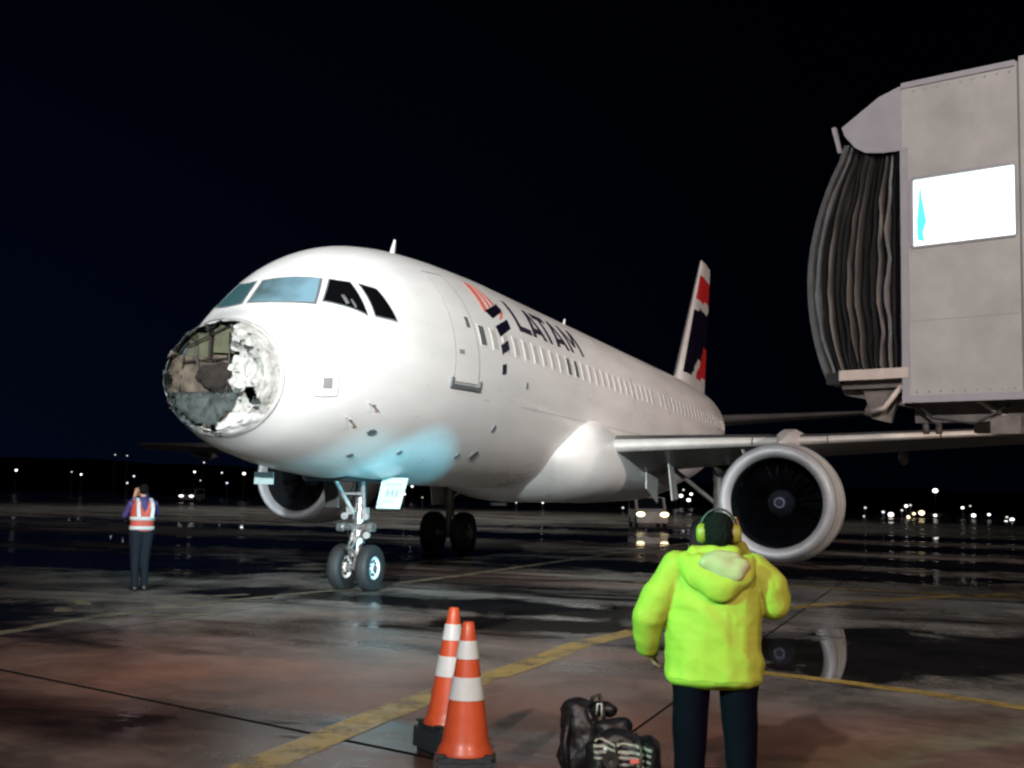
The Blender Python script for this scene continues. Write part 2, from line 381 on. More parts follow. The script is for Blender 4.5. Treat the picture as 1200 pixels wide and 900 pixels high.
for j in range(11):
    for i in range(14):
        c = g[j][i].co
        if ((c.y)/.88)**2+((c.z-3.14)/.80)**2 < .72: bm.faces.new((g[j][i], g[j][i+1], g[j+1][i+1], g[j+1][i]))
bmesh.ops.delete(bm, geom=[v for v in bm.verts if not v.link_faces], context='VERTS')
o = build('crushed_honeycomb', bm, M['slate'], bulk, True); o.modifiers.new('t', 'SOLIDIFY').thickness = .02

# --- cockpit windows
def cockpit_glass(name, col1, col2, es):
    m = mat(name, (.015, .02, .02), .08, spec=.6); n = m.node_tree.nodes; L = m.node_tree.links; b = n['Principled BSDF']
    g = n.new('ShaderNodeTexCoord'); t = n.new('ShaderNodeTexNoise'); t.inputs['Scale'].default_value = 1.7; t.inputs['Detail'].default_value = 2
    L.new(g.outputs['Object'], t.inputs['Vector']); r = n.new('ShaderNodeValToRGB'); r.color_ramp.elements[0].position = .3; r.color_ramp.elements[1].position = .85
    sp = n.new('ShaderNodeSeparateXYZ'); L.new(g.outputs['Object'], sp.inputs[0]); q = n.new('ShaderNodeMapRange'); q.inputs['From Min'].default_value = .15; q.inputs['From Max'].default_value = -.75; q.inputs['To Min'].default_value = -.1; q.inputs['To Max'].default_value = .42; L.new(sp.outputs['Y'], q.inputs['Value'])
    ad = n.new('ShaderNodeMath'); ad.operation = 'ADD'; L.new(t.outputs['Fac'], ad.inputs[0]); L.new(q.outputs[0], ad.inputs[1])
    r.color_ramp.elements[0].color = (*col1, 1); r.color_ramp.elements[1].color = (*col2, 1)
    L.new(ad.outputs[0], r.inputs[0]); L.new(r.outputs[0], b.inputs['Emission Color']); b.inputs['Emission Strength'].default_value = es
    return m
M['cock1'] = cockpit_glass('cockpit_glass_emissive', (.05, .09, .09), (.30, .56, .70), 1)  # blue glow painted into the pane as an emission gradient
M['cock2'] = cockpit_glass('cockpit_glass_teal_emissive', (.03, .10, .11), (.06, .20, .21), 1)  # teal version of the painted glow
PANES = [([(1.69, 94.0), (1.96, 54.4), (2.36, 64.4), (2.17, 96.3)], 'cock1'), ([(2.08, 51.2), (2.53, 29.0), (2.63, 50.4), (2.44, 59.4)], 'glass'),
         ([(2.68, 26.2), (3.08, 20.2), (2.97, 39.6), (2.75, 46.6)], 'glass'),
         ([(1.69, 100.0), (1.98, 127), (2.36, 118.0), (2.19, 103.0)], 'cock2')]
for c4 in (PANES[1][0], PANES[2][0]): PANES.append(([(x, 180-d) for x, d in c4], 'glass'))
for c4, m_ in PANES:
    cx = sum(p[0] for p in c4)/4; cdg = sum(p[1] for p in c4)/4
    grow = [(cx+(p[0]-cx)*1.11, cdg+(p[1]-cdg)*1.10) for p in c4]
    bm = bmesh.new(); bw = .10 if m_.startswith('cock') else .03; patch(bm, grow, .004, 10, 6, .012, bw); fr = build('cockpit_window', bm, M['line'], plane, True, 40)
    bm = bmesh.new(); patch(bm, c4, .009, 10, 6, .012, bw); build('pane', bm, M[m_], fr, True, 40)
for c4, nm_ in (([(2.30, 40), (2.36, 39.5), (2.385, 46), (2.335, 47)], 'headset_behind_glass'), ([(2.39, 35), (2.43, 35), (2.44, 41), (2.405, 41)], 'curtain_behind_glass')):
    bm = bmesh.new(); patch(bm, c4, .0115, 4, 4, .002); build(nm_, bm, M['wdark'], plane, True)
# --- passenger door
door_out = [(4.74, 50), (4.66, 20), (4.64, -9.5), (5.62, -9.5), (5.60, 16), (5.50, 30), (5.42, 50), (4.74, 50)]
bm = bmesh.new(); patch(bm, [(4.66, -9.3), (5.60, -9.3), (5.44, 50), (4.74, 50)], .007, 8, 16); door = build('door', bm, M['white'], plane, True, 40)
bm = bmesh.new(); seam(bm, dense([(4.65, -9.8), (4.73, 50.5), (5.45, 50.5), (5.61, -9.8), (4.65, -9.8)], 14), .018, .009); build('door_seal', bm, M['line_soft'], door)
bm = bmesh.new(); patch(bm, [(4.58, -12.6), (5.70, -12.6), (5.70, -10.6), (4.58, -10.6)], .035, 8, 2, .05); build('door_sill', bm, M['line'], door)
for x_ in (4.58, 5.64):
    bm = bmesh.new(); patch(bm, [(x_, -11), (x_+.06, -11), (x_+.06, -7.5), (x_, -7.5)], .035, 2, 2, .05); build('sill_bracket', bm, M['line'], door)
bm = bmesh.new(); patch(bm, [(5.24, 18), (5.38, 18), (5.38, 23.5), (5.24, 23.5)], .012, 3, 3); build('window', bm, M['wdark'], door)
bm = bmesh.new(); patch(bm, [(4.80, 4), (5.0, 4), (5.0, 6), (4.80, 6)], .012, 3, 3); build('handle', bm, M['line_soft'], door)
# access hatch below the side windows
bm = bmesh.new(); patch(bm, [(1.47, -14), (1.84, -15), (1.81, 4), (1.45, 6)], .006, 5, 5); ht = build('hatch', bm, M['white'], plane, True, 40)
bm = bmesh.new(); seam(bm, dense([(1.47, -14), (1.84, -15), (1.81, 4), (1.45, 6), (1.47, -14)], 8), .014, .008); build('hatch_gap', bm, M['line_soft'], ht)
bm = bmesh.new(); patch(bm, [(1.57, -8), (1.72, -9), (1.71, -1), (1.56, 0)], .010, 3, 3); build('hatch_latch', bm, M['line_soft'], ht)
# cabin windows
wx = [5.86+.533*i for i in range(48)]
for i, x in enumerate(wx):
    if 18.6 < x < 18.9: continue
    d = zdeg(4.38, x)
    dark = i in (0,) or abs(x-10.65) < .27 or abs(x-11.18) < .27
    bm = bmesh.new(); c4 = [(x-.115, d-4.9), (x+.115, d-4.9), (x+.115, d+4.9), (x-.115, d+4.9)]
    patch(bm, [(x-.145, d-5.8), (x+.145, d-5.8), (x+.145, d+5.8), (x-.145, d+5.8)], .003, 2, 4); f = build('cabin_window', bm, M['white'], plane, True, 40)
    bm = bmesh.new(); patch(bm, c4, .006, 2, 4); build('pane', bm, M['wdark'] if dark else M['wpane'], f, True, 40)
    if dark: f['label'] = 'cabin window with its blind up, dark inside'
# panel seams
def seam_part(name, pts, wd=.01, m_='line_soft'):
    bm = bmesh.new(); seam(bm, dense(pts, 10), wd, .003); return build(name, bm, M[m_], plane)
for x in (3.9, 7.75, 12.6, 16.2, 21.5, 26.0): seam_part('panel_seam', [(x, -60), (x, 95)], .008)
seam_part('panel_seam', [(6, -16), (30, -16)], .008); seam_part('panel_seam', [(7.8, 52), (31, 52)], .008)
bm = bmesh.new(); seam(bm, dense([(27.9, 2), (27.9, 46), (28.6, 46), (28.6, 2), (27.9, 2)], 10), .03, .004); build('rear_door', bm, M['line_soft'], plane)
for x, z0, z1 in ((16.05, 4.1, 4.7), (20.0, 4.05, 4.65)):
    bm = bmesh.new(); patch(bm, [(x-.05, zdeg(z0)), (x+.05, zdeg(z0)), (x+.05, zdeg(z1)), (x-.05, zdeg(z1))], .006, 2, 4); build('drain_mark', bm, M['line_soft'], plane)
# ports and probes low on the port side
for x, d, rx, rd in ((7.89, -4.4, .045, 1.8), (6.88, -29.5, .06, 2.0), (6.2, -48.3, .05, 1.8), (6.85, -46.6, .12, 3.0), (2.96, -39.5, .11, 1.8), (4.17, -50.4, .06, 1.5), (3.01, -57, .07, 1.6)):
    bm = bmesh.new(); P = [(x+math.cos(a)*rx, d+math.sin(a)*rd) for a in [2*PI*k/10 for k in range(10)]]
    f1 = [bm.verts.new(surf(*p, .02)) for p in P]; f0 = [bm.verts.new(surf(*p, -.01)) for p in P]; bm.faces.new(f1)
    for k in range(10): bm.faces.new((f1[k], f1[(k+1) % 10], f0[(k+1) % 10], f0[k]))
    build('static_port', bm, M['line'], plane)
for x, d in ((2.2, -30), (2.55, -22)):
    bm = bmesh.new(); a = surf(x, d); b = surf(x, d, .12); tube(bm, [a, b, b+Vector((-.12, 0, 0))], [.02, .014, .010], 8); build('pitot_probe', bm, M['line_soft'], plane)
# antennas on the crown
def blade_antenna(x, h, c, deg=90):
    bm = bmesh.new(); b = surf(x, deg); n = Vector((0, 0, 1)); rings = []
    for k, (ch, th, zz, sw) in enumerate([(c, .05, -.03, 0), (c*.8, .04, h*.4, c*.35), (c*.35, .02, h, c*.9)]):
        rings.append([b+Vector((sw+ch*u, th*v, zz)) for u, v in ((0, 0), (.3, 1), (.7, .8), (1, 0), (.7, -.8), (.3, -1))])
    loft(bm, rings); build('blade_antenna', bm, M['white'], plane)
blade_antenna(5.9, .36, .22); blade_antenna(15.9, .35, .3)
# --- lettering and emblem on the skin
def strokes(name, quads, m_, off=.006, parent=plane):
    bm = bmesh.new()
    for q in quads: patch(bm, q, off, 4, 8, .004)
    return build(name, bm, M[m_], parent)
def XZ(pts): return [(x, zdeg(z, x)) for x, z in pts]
zb, zt = 4.76, 5.36; T_ = .17
def Q(*p): return XZ(p)
strokes('letter', [Q((7.98, zb), (8.17, zb), (8.17, zt), (7.98, zt)), Q((8.17, zb), (8.72, zb), (8.72, zb+.12), (8.17, zb+.12))], 'ink')['label'] = 'letter L'
def A_(x): return [Q((x, zb), (x+.2, zb), (x+.52, zt), (x+.34, zt)), Q((x+.66, zb), (x+.86, zb), (x+.52, zt), (x+.34, zt)), Q((x+.20, zb+.10), (x+.66, zb+.10), (x+.60, zb+.21), (x+.26, zb+.21))]
strokes('letter', A_(8.78), 'ink')['label'] = 'letter A'
strokes('letter', [Q((9.50, zt-.12), (10.30, zt-.12), (10.30, zt), (9.50, zt)), Q((9.81, zb), (9.99, zb), (9.99, zt-.12), (9.81, zt-.12))], 'ink')['label'] = 'letter T'
strokes('letter', A_(10.28), 'ink')['label'] = 'letter A'
strokes('letter', [Q((11.26, zb), (11.43, zb), (11.43, zt), (11.26, zt)), Q((12.02, zb), (12.19, zb), (12.19, zt), (12.02, zt)),
                   Q((11.64, zb+.16), (11.80, zb+.16), (11.43, zt), (11.26, zt)), Q((11.64, zb+.161), (11.80, zb+.161), (12.19, zt), (12.02, zt))], 'ink', .007)['label'] = 'letter M'
for k in range(3):
    u0, u1 = k/3, k/3+.2
    a0 = (6.66+.30*u0, 52-.0*u0); a1 = (6.66+.30*u1, 52)
    b0 = (6.41+.96*u0, 31.5+8.9*u0); b1 = (6.41+.96*u1, 31.5+8.9*u1)
    strokes('emblem_stripe', [[b0, b1, a1, a0]], 'salmon')
strokes('emblem_wash', [[(6.35, 30), (6.60, 33), (6.70, 52), (6.45, 52)]], 'salmon', .005)
strokes('emblem_block', [[(6.65, 27.8), (7.46, 35.6), (7.37, 40.0), (6.41, 31.2)]], 'navy', .007)
strokes('emblem_stripe', [[(7.0, 28.2), (7.2, 29.9), (7.46, 35), (7.28, 34)]], 'salmon', .005)
strokes('emblem_block', [[(6.70, 17.6), (7.44, 25.0), (7.45, 30.4), (6.62, 23.2)]], 'navy', .007)
strokes('emblem_block', [[(6.64, 8.1), (7.06, 12.2), (7.06, 17.0), (6.64, 13.2)]], 'ink', .007)
strokes('emblem_block', [[(6.60, -2.0), (6.80, -1.2), (6.82, 4.0), (6.62, 3.2)]], 'ink', .007)

# --- wing-body fairing
def sect(x, hw, zt_, zb_, n=48, p=2.5):
    zc = (zt_+zb_)/2; hz = (zt_-zb_)/2; o = []
    for k in range(n):
        a = 2*PI*k/n; c, s = math.cos(a), math.sin(a)
        o.append(Vector((x, -hw*math.copysign(abs(c)**(2/p), c), zc+hz*math.copysign(abs(s)**(2/p), s))))
    return o
bm = bmesh.new(); rr = []
for x, hw, a, b in ((10.7, 1.2, 2.9, 2.4), (10.95, 1.6, 3.1, 2.25), (11.3, 1.84, 3.35, 2.05), (11.7, 2.03, 3.6, 1.85), (12.2, 2.16, 3.76, 1.68), (12.9, 2.24, 3.80, 1.50), (14, 2.26, 3.6, 1.50), (17, 2.26, 3.3, 1.50), (19.5, 2.15, 3.0, 1.55), (21, 1.9, 2.8, 1.66), (22.5, 1.4, 2.5, 1.85)):
    rr.append(sect(x, hw, a, b))
loft(bm, rr); build('belly_fairing', bm, M['white'], plane, True, 60)

# --- wings
def foil(xle, c, y, z, tc, lo=0.0, hi=1.0, n=14, tw=0, flat=False):
    u = [lo+(hi-lo)*(1-math.cos(PI*k/n))/2 for k in range(n+1)]
    yt = lambda t: 5*tc*(.2969*math.sqrt(max(t, 0))-.126*t-.3516*t*t+.2843*t**3-.1015*t**4)
    cam_ = lambda t: .02*math.sin(PI*t)
    top = [Vector((xle+t*c, y, z+c*(cam_(t)+yt(t))-t*c*tw)) for t in u]
    yb = lambda t: (tc*.13*min(1, math.sqrt(max(t, 0)/.025))+.11*min(t, .4))*min(1, (1-t)/.6)
    bot = [Vector((xle+t*c, y, z-c*(yb(t) if flat else yt(t)-cam_(t))-t*c*tw)) for t in reversed(u)]
    return top+bot
WING0 = [(-1.9, 13.00, 6.9, 2.80, .10), (-6.4, 15.30, 4.05, 3.08, .10), (-11.5, 17.95, 2.9, 3.46, .108), (-17.0, 20.8, 1.6, 3.92, .10)]
def wing(sg):
    WING = [(y, xl, c, z-(.052*(-y-1.9) if sg > 0 else 0), tc) for y, xl, c, z, tc in WING0]
    root = None
    bm = bmesh.new(); loft(bm, [foil(xl, c, y*(-sg) if sg > 0 else y, z, tc, .032, 1.0, 14, .05, True) for y, xl, c, z, tc in WING])
    wg = build('wing', bm, M['shaded_grey_paint'], plane, True, 50)
    def at_(y):
        for a, b in zip(WING, WING[1:]):
            if a[0] >= y >= b[0]:
                t = (y-a[0])/(b[0]-a[0]); return tuple(a[k]*(1-t)+b[k]*t for k in range(5))
    for y0, y1 in ((-2.0, -5.1), (-6.75, -9.2), (-9.23, -11.7), (-11.73, -14.2), (-14.23, -16.6)):
        bm = bmesh.new(); rr = []
        for k in range(5):
            y, xl, c, z, tc = at_(y0+(y1-y0)*k/4); rr.append(foil(xl-.02, c, y*(-sg) if sg > 0 else y, z, tc*1.04, 0, .031, 8, .05, True))
        loft(bm, rr); build('slat', bm, M['white2' if sg < 0 else 'shaded_grey_paint'], wg, True, 50)  # starboard slats coloured dark so they look unlit
    # leading edge stub above the pylon
    bm = bmesh.new(); rr = []
    for k in range(3):
        y, xl, c, z, tc = at_(-5.13-(1.59)*k/2); rr.append(foil(xl-.0, c, y*(-sg) if sg > 0 else y, z, tc, 0, .031, 8, .05, True))
    loft(bm, rr); build('fixed_leading_edge', bm, M['white2' if sg < 0 else 'shaded_grey_paint'], wg, True, 50)  # starboard piece in the same dark colour, as if unlit
    for y in (-3.9, -8.3, -11.9, -14.6):
        y_, xl, c, z, tc = at_(y); bm = bmesh.new(); Y = -y if sg > 0 else y
        pts = []
        rr = []
        for t, r in ((.45, .02), (.55, .13), (.75, .19), (.95, .17), (1.1, .09), (1.22, .01)):
            rr.append([Vector((xl+t*c, Y+math.cos(a)*r*.7, z-.06*c-t*c*.05+math.sin(a)*r)) for a in [2*PI*k/12 for k in range(12)]])
        loft(bm, rr); build('flap_track_fairing', bm, M['shaded_grey_paint'], wg, True)
    return wg
wing(-1); wing(1)

# --- engines
def engine(Y, X=12.7, Z=1.62, sc_=1.0):
    O = Vector((X, Y, Z)); ax = Vector((1, 0, 0))
    bm = bmesh.new(); lathe(bm, [(.28, 1.25), (.8, 1.31), (1.6, 1.33), (2.6, 1.25), (3.3, 1.08), (3.3, 1.03), (2.6, 1.14)], O, ax, 64)
    nc = build('engine_nacelle', bm, M['white2'], plane, True, 40)
    bm = bmesh.new(); prof_ = [(.275, 1.245), (.16, 1.222), (.07, 1.19), (.018, 1.15), (0, 1.115), (.012, 1.075), (.05, 1.04), (.13, 1.00), (.24, .975)]
    lathe(bm, prof_, O, ax, 64); build('inlet_lip', bm, M['lip'], nc, True)
    bm = bmesh.new(); lathe(bm, [(.24, .975), (.5, .955), (.9, .975), (1.25, .99), (1.3, .3)], O, ax, 64); build('inlet_duct', bm, M['inlet'], nc, True, 50)
    bm = bmesh.new(); lathe(bm, [(1.235, 1.245), (1.24, 1.341), (1.27, 1.341), (1.275, 1.245)], O, ax, 64); build('cowl_seam', bm, M['line_soft'], nc)
    bm = bmesh.new(); lathe(bm, [(.262, 1.235), (.264, 1.256), (.285, 1.258), (.287, 1.235)], O, ax, 64); build('cowl_seam', bm, M['line'], nc)
    # fan blades, each one a part
    bm = bmesh.new(); g = []
    for j in range(7):
        r = .30+.665*j/6; tw = math.radians(28+32*j/6); c = .24+.05*j/6; row = []
        for i in (-1, -.33, .33, 1):
            row.append(bm.verts.new((math.cos(tw)*c*i*.5, math.sin(tw)*c*i*.5+.02*j/6*math.sin(j), r)))
        g.append(row)
    for a, b in zip(g, g[1:]):
        for i in range(3): bm.faces.new((a[i], a[i+1], b[i+1], b[i]))
    bmesh.ops.solidify(bm, geom=bm.faces[:], thickness=.012)
    me = bpy.data.meshes.new('fan_blade'); bm.to_mesh(me); bm.free(); me.materials.append(M['blade'])
    for k in range(24):
        b = bpy.data.objects.new('fan_blade', me); COL.objects.link(b); b.parent = nc; b.location = O+Vector((1.08, 0, 0)); b.rotation_euler = (2*PI*k/24, 0, 0)
    bm = bmesh.new(); lathe(bm, [(.68, .002), (.70, .05), (.78, .12), (.9, .19), (1.02, .24), (1.2, .31)], O, ax, 40); build('spinner', bm, M['spinner'], nc, True)
    bm = bmesh.new(); lathe(bm, [(.735, .085), (.728, .091), (.765, .137), (.775, .13)], O, ax, 32); build('spinner_ring', bm, M['swirl'], nc, True)
    bm = bmesh.new(); lathe(bm, [(2.6, .9), (3.5, .72), (4.4, .45), (4.4, .40), (3.4, .5)], O, ax, 40); build('core_nozzle', bm, M['steel'], nc, True, 40)
    # pylon
    bm = bmesh.new(); rr = []
    for x, zt_, zb_, hw in ((.9, 1.36, 1.20, .03), (1.6, 1.58, 1.15, .17), (2.6, 1.72, 1.0, .22), (3.8, 1.72, .9, .22), (5.2, 1.6, 1.0, .14), (6.2, 1.5, 1.3, .03)):
        rr.append([O+Vector((x, y_, z_)) for y_, z_ in ((-hw, zb_), (hw, zb_), (hw, zt_-.05), (hw*.6, zt_), (-hw*.6, zt_), (-hw, zt_-.05))])
    loft(bm, rr); build('pylon', bm, M['white2'], nc)
    # strake
    bm = bmesh.new(); s = 1 if Y < 0 else -1
    a = math.radians(38); base = O+Vector((1.0, math.sin(a)*1.31*s, math.cos(a)*1.31)); nrm = Vector((0, math.sin(a)*s, math.cos(a)))
    prism(bm, [base, base+Vector((.9, 0, 0))-nrm*.03, base+Vector((.9, 0, 0))+nrm*.22, base+Vector((.45, 0, 0))+nrm*.2], (0, .02, .0)); build('strake', bm, M['white2'], nc)
    nc.scale = (sc_,)*3; nc.location = O*(1-sc_)
    return nc
engine(-5.9); engine(6.3, 13.4, 2.03, .91)

# --- tail
def vfoil(xle, c, z, tc, lo=0., hi=1., n=10):
    return [Vector((p.x, p.z, z)) for p in foil(xle, c, 0, 0, tc, lo, hi, n)]
def fin_at(z): 
    t = (z-5.25)/(11.6-5.35); return 29.0+(34.3-29.0)*t, 5.9+(1.9-5.9)*t
bm = bmesh.new(); zz = [5.3+.16*k for k in range(38)]+[11.38]
rr = [vfoil(fin_at(z)[0], fin_at(z)[1], z, .11, .035, 1, 22) for z in zz]; loft(bm, rr)
def livery(c):      # painted fields of the fin: 0 indigo, 1 white, 2 red
    xl, ch = fin_at(c.z); t = (c.x-xl)/ch; sl = c.z+.55*(1-t)
    if c.z > 10.75: return 1
    if c.z > 9.55+.25*t: return 2
    if c.z > 9.15+.25*t: return 1
    if c.z < 7.9 and t > .45+(c.z-6.2)*.22 and c.z > 6.35+.2*t: return 2
    if c.z < 6.35+.2*t or (c.z < 7.3 and t > .25+(c.z-6.2)*.25): return 1
    return 0
for f_ in bm.faces: f_.material_index = livery(f_.calc_center_median())
fin = build('fin', bm, [M['navy'], M['white'], M['red']], plane, True, 50)
bm = bmesh.new(); rr = [vfoil(fin_at(z)[0]-.03, fin_at(z)[1], z, .115, 0, .045) for z in zz[:-1:4]+[11.42]]; loft(bm, rr); build('fin_leading_edge', bm, M['white'], fin, True, 50)
bm = bmesh.new(); loft(bm, [[Vector((x, y*s, z)) for y, z in ((-.16, 5.2), (-.07, 5.55+s2), (0, 5.75+s2), (.07, 5.55+s2), (.16, 5.2))] for x, s, s2 in ((27.0, .2, -.35), (28.5, .8, -.15), (29.6, 1, .5), (30.2, 1, .8))]); build('fin_fillet', bm, M['white'], fin)
# starboard and port tailplanes
for s in (-1, 1):
    bm = bmesh.new(); rr = [foil(32.0, 3.9, s*.3, 4.72, .10, 0, 1, 10), foil(34.9+.9, 1.5, s*6.22, 5.28, .09, 0, 1, 10)]; loft(bm, rr); build('tailplane', bm, M['shaded_grey_paint'], plane, True, 50)
# exhaust of the auxiliary power unit
bm = bmesh.new(); lathe(bm, [(0, .13), (.18, .12), (.18, .09), (0, .09)], (37.35, 0, ZC+.71), (1, 0, 0), 24); build('tail_exhaust', bm, M['steel'], plane, True, 40)

# --- nose gear
def wheel(parent, c, R, wd, rimr, rm_='rim'):
    bm = bmesh.new(); ax = Vector((0, 1, 0)); h = wd/2; p = []
    for t, r in ((-h*.62, rimr), (-h*.92, rimr*1.12), (-h, R*.80), (-h*.88, R*.93), (-h*.55, R*.99), (-.18*h, R), (-.15*h, R*.985), (-.05*h, R*.985), (0, R), (.05*h, R*.985), (.15*h, R*.985), (.18*h, R), (h*.55, R*.99), (h*.88, R*.93), (h, R*.80), (h*.92, rimr*1.12), (h*.62, rimr)):
        p.append((t, r))
    lathe(bm, p, c, ax, 40, close=True); ty = build('tyre', bm, M['rubber'], parent, True, 40)
    bm = bmesh.new(); lathe(bm, [(-h*.75, rimr*1.0), (-h*.80, rimr*.93), (-h*.45, rimr*.82), (-h*.40, rimr*.40), (-h*.72, rimr*.36), (-h*.76, 0.002)], c, ax, 32)
    lathe(bm, [(h*.75, rimr*1.0), (h*.80, rimr*.93), (h*.45, rimr*.82), (h*.40, rimr*.40), (h*.72, rimr*.36), (h*.76, 0.002)], c, ax, 32)
    rm = build('rim', bm, M[rm_], ty, True, 35)
    bm = bmesh.new()
    for k in range(9):
        a = 2*PI*k/9
        for s in (-1, 1):
            q = Vector(c)+Vector((math.cos(a)*rimr*.61, s*h*.455, math.sin(a)*rimr*.61))
            tube(bm, [q-Vector((0, .015, 0)), q+Vector((0, .015, 0))], rimr*.12, 8)
    build('rim_hole', bm, M['dark'], ty)
ng = empty('nose_gear', (5.07, 0, 0)); ng.parent = plane; inv = Vector((5.07, 0, 0))
# parts of the gear are modelled in aircraft coordinates and shifted to the gear's own origin
def gpart(name, bm, m_, parent, org, smooth=True):
    bmesh.ops.translate(bm, verts=bm.verts, vec=-org); return build(name, bm, M[m_], parent, smooth, 40)
for y in (-.26, .26): wheel(ng, (0, y, .385), .385, .225, .19)
def G_(name, f, m_, smooth=True):
    bm = bmesh.new(); f(bm); gpart(name, bm, m_, ng, inv, smooth)
G_('axle', lambda b: tube(b, [(5.07, -.36, .385), (5.07, .36, .385)], .06, 14), 'steel')
G_('shock_strut', lambda b: (tube(b, [(5.07, 0, .36), (5.10, 0, .85)], .055, 16), tube(b, [(5.10, 0, .80), (5.20, 0, 2.2)], [.095, .10], 18), tube(b, [(5.095, 0, .79), (5.10, 0, .88)], .125, 18), tube(b, [(5.13, 0, 1.16), (5.14, 0, 1.30)], .13, 18)), 'steel')
G_('torque_link', lambda b: (tube(b, [(5.02, .07, .48), (4.82, .03, .72)], .022, 8), tube(b, [(5.02, -.07, .48), (4.82, -.03, .72)], .022, 8), tube(b, [(4.82, .03, .72), (5.06, .08, .98)], .022, 8), tube(b, [(4.82, -.03, .72), (5.06, -.08, .98)], .022, 8), tube(b, [(4.82, -.05, .72), (4.82, .05, .72)], .03, 8)), 'steel')
G_('drag_brace', lambda b: (tube(b, [(5.14, .08, 1.22), (4.6, .30, 2.0)], .038, 10), tube(b, [(5.14, -.08, 1.22), (4.6, -.30, 2.0)], .038, 10), tube(b, [(4.85, -.19, 1.62), (4.85, .19, 1.62)], .024, 8)), 'gear')
G_('steering_actuator', lambda b: (tube(b, [(5.05, -.30, 1.06), (5.05, .30, 1.06)], .062, 14), tube(b, [(5.02, -.34, 1.06), (5.02, -.24, 1.06)], .08, 14), tube(b, [(5.02, .24, 1.06), (5.02, .34, 1.06)], .08, 14)), 'steel')
G_('hydraulic_hose', lambda b: [tube(b, [(5.12+dx, dy, 1.9), (5.0+dx, dy*1.6, 1.45), (5.05+dx, dy*2.0, 1.1), (5.10, dy*.8, .7)], .012, 6) for dx, dy in ((0, -.10), (.05, .12), (.1, -.07))], 'black')
for y, z in ((-.20, 1.24), (.20, 1.24), (-.23, .93)):
    bm = bmesh.new(); lathe(bm, [(.10, .03), (.06, .05), (0, .062), (-.012, .058), (-.015, .002)], (4.96, y, z), (1, 0, 0), 20); gpart('taxi_light', bm, 'gear', ng, inv)
G_('mounting_lug', lambda b: (box(b, (5.06, -.14, 1.33), (.12, .10, .12)), box(b, (5.06, .14, 1.33), (.12, .10, .12)), box(b, (5.04, .0, .62), (.13, .16, .10)), tube(b, [(5.2, -.28, 1.95), (5.2, .28, 1.95)], .06, 10)), 'gear', False)
# two side doors, the port one carries the placard
for s in (-1, 1):   # doors hang splayed open, the port one carries the placard
    A_0 = Vector((5.02, s*.36, 0)); A_1 = Vector((5.26, s*.78, 0)); ux = (A_1-A_0).normalized(); nr = Vector((ux.y, -ux.x, 0))*(1 if s < 0 else -1)
    PD = lambda u, z, o=0.0: A_0+ux*u+Vector((0, 0, z))+nr*o+ux*(z-1.38)*.18
    bm = bmesh.new(); prism(bm, [PD(0, 1.38), PD(.40, 1.38), PD(.44, 1.90), PD(.0, 1.90)], nr*-.03); gd = gpart('gear_door', bm, 'placard' if s < 0 else 'shaded_grey_paint', ng, inv, False)
    if s < 0:
        bm = bmesh.new()
        for (x0, x1, z0, z1) in [(.12, .15, 1.58, 1.70), (.15, .21, 1.63, 1.65), (.21, .24, 1.58, 1.70), (.28, .31, 1.58, 1.70), (.08, .34, 1.78, 1.795), (.08, .30, 1.49, 1.50)]:
            prism(bm, [PD(x0, z0, .002), PD(x1, z0, .002), PD(x1, z1, .002), PD(x0, z1, .002)], nr*.004)
        gpart('placard_print', bm, 'print', ng, inv, False)
# gear bay shadow box
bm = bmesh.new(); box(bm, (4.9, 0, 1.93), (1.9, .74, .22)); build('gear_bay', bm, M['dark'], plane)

# --- main gears
for sg in (-1, 1):
    mg = empty('main_gear', (17.71, sg*3.8, 0)); mg.parent = plane
    def K(name, f, m_, smooth=True):
        bm = bmesh.new(); f(bm); build(name, bm, M[m_], mg, smooth, 40)
    for y in (-.46, .46): wheel(mg, (0, y, .585), .585, .42, .26, 'mach')  # dark rims and legs carry the main gear's shade in their colour
    K('axle', lambda b: tube(b, [(0, -.62, .585), (0, .62, .585)], .08, 12), 'mach')
    K('shock_strut', lambda b: (tube(b, [(0, 0, .5), (0, 0, 1.3)], .09, 14), tube(b, [(0, 0, 1.2), (.05, 0, 3.0)], .15, 16)), 'mach')
    K('side_stay', lambda b: (tube(b, [(0, 0, 1.5), (.1, -sg*1.3, 2.5)], .06, 8), tube(b, [(.05, 0, 1.4), (.7, -sg*.3, 2.6)], .05, 8)), 'mach')
    K('torque_link', lambda b: (tube(b, [(.1, 0, .6), (.42, 0, .95)], .035, 8), tube(b, [(.42, 0, .95), (.14, 0, 1.4)], .035, 8)), 'mach')
    K('gear_door', lambda b: prism(b, [(-.45, sg*.30, 1.35), (.45, sg*.30, 1.35), (.6, sg*.42, 2.75), (-.6, sg*.42, 2.75)], (0, sg*.03, 0)), 'white2', False)
    if sg > 0: K('landing_light', lambda b: box(b, (-1.6, -2.1, 1.42), (.08, .44, .07)), 'reflect', False)
bm = bmesh.new(); prism(bm, [(15.6, -3.05, 1.62), (16.3, -3.05, 1.66), (15.7, -3.0, 2.7), (15.3, -3.0, 2.7)], (0, .03, 0)); build('gear_door', bm, M['white2'], plane)
bm = bmesh.new(); prism(bm, [(16.0, -2.3, 1.9), (17.2, -2.3, 1.55), (17.2, -2.3, 2.4), (16.0, -2.3, 2.3)], (0, .03, 0)); build('gear_door', bm, M['white2'], plane)
# small white placard hanging under the belly ahead of the nose gear
bm = bmesh.new(); box(bm, (3.1, .62, 1.83), (.02, .34, .19)); o = build('placard', bm, M['placard'], plane); bm = bmesh.new(); tube(bm, [(3.1, .5, 1.9), (3.12, .5, 2.05)], .01, 6); tube(bm, [(3.1, .74, 1.9), (3.12, .74, 2.1)], .01, 6); build('hanger', bm, M['line'], o)

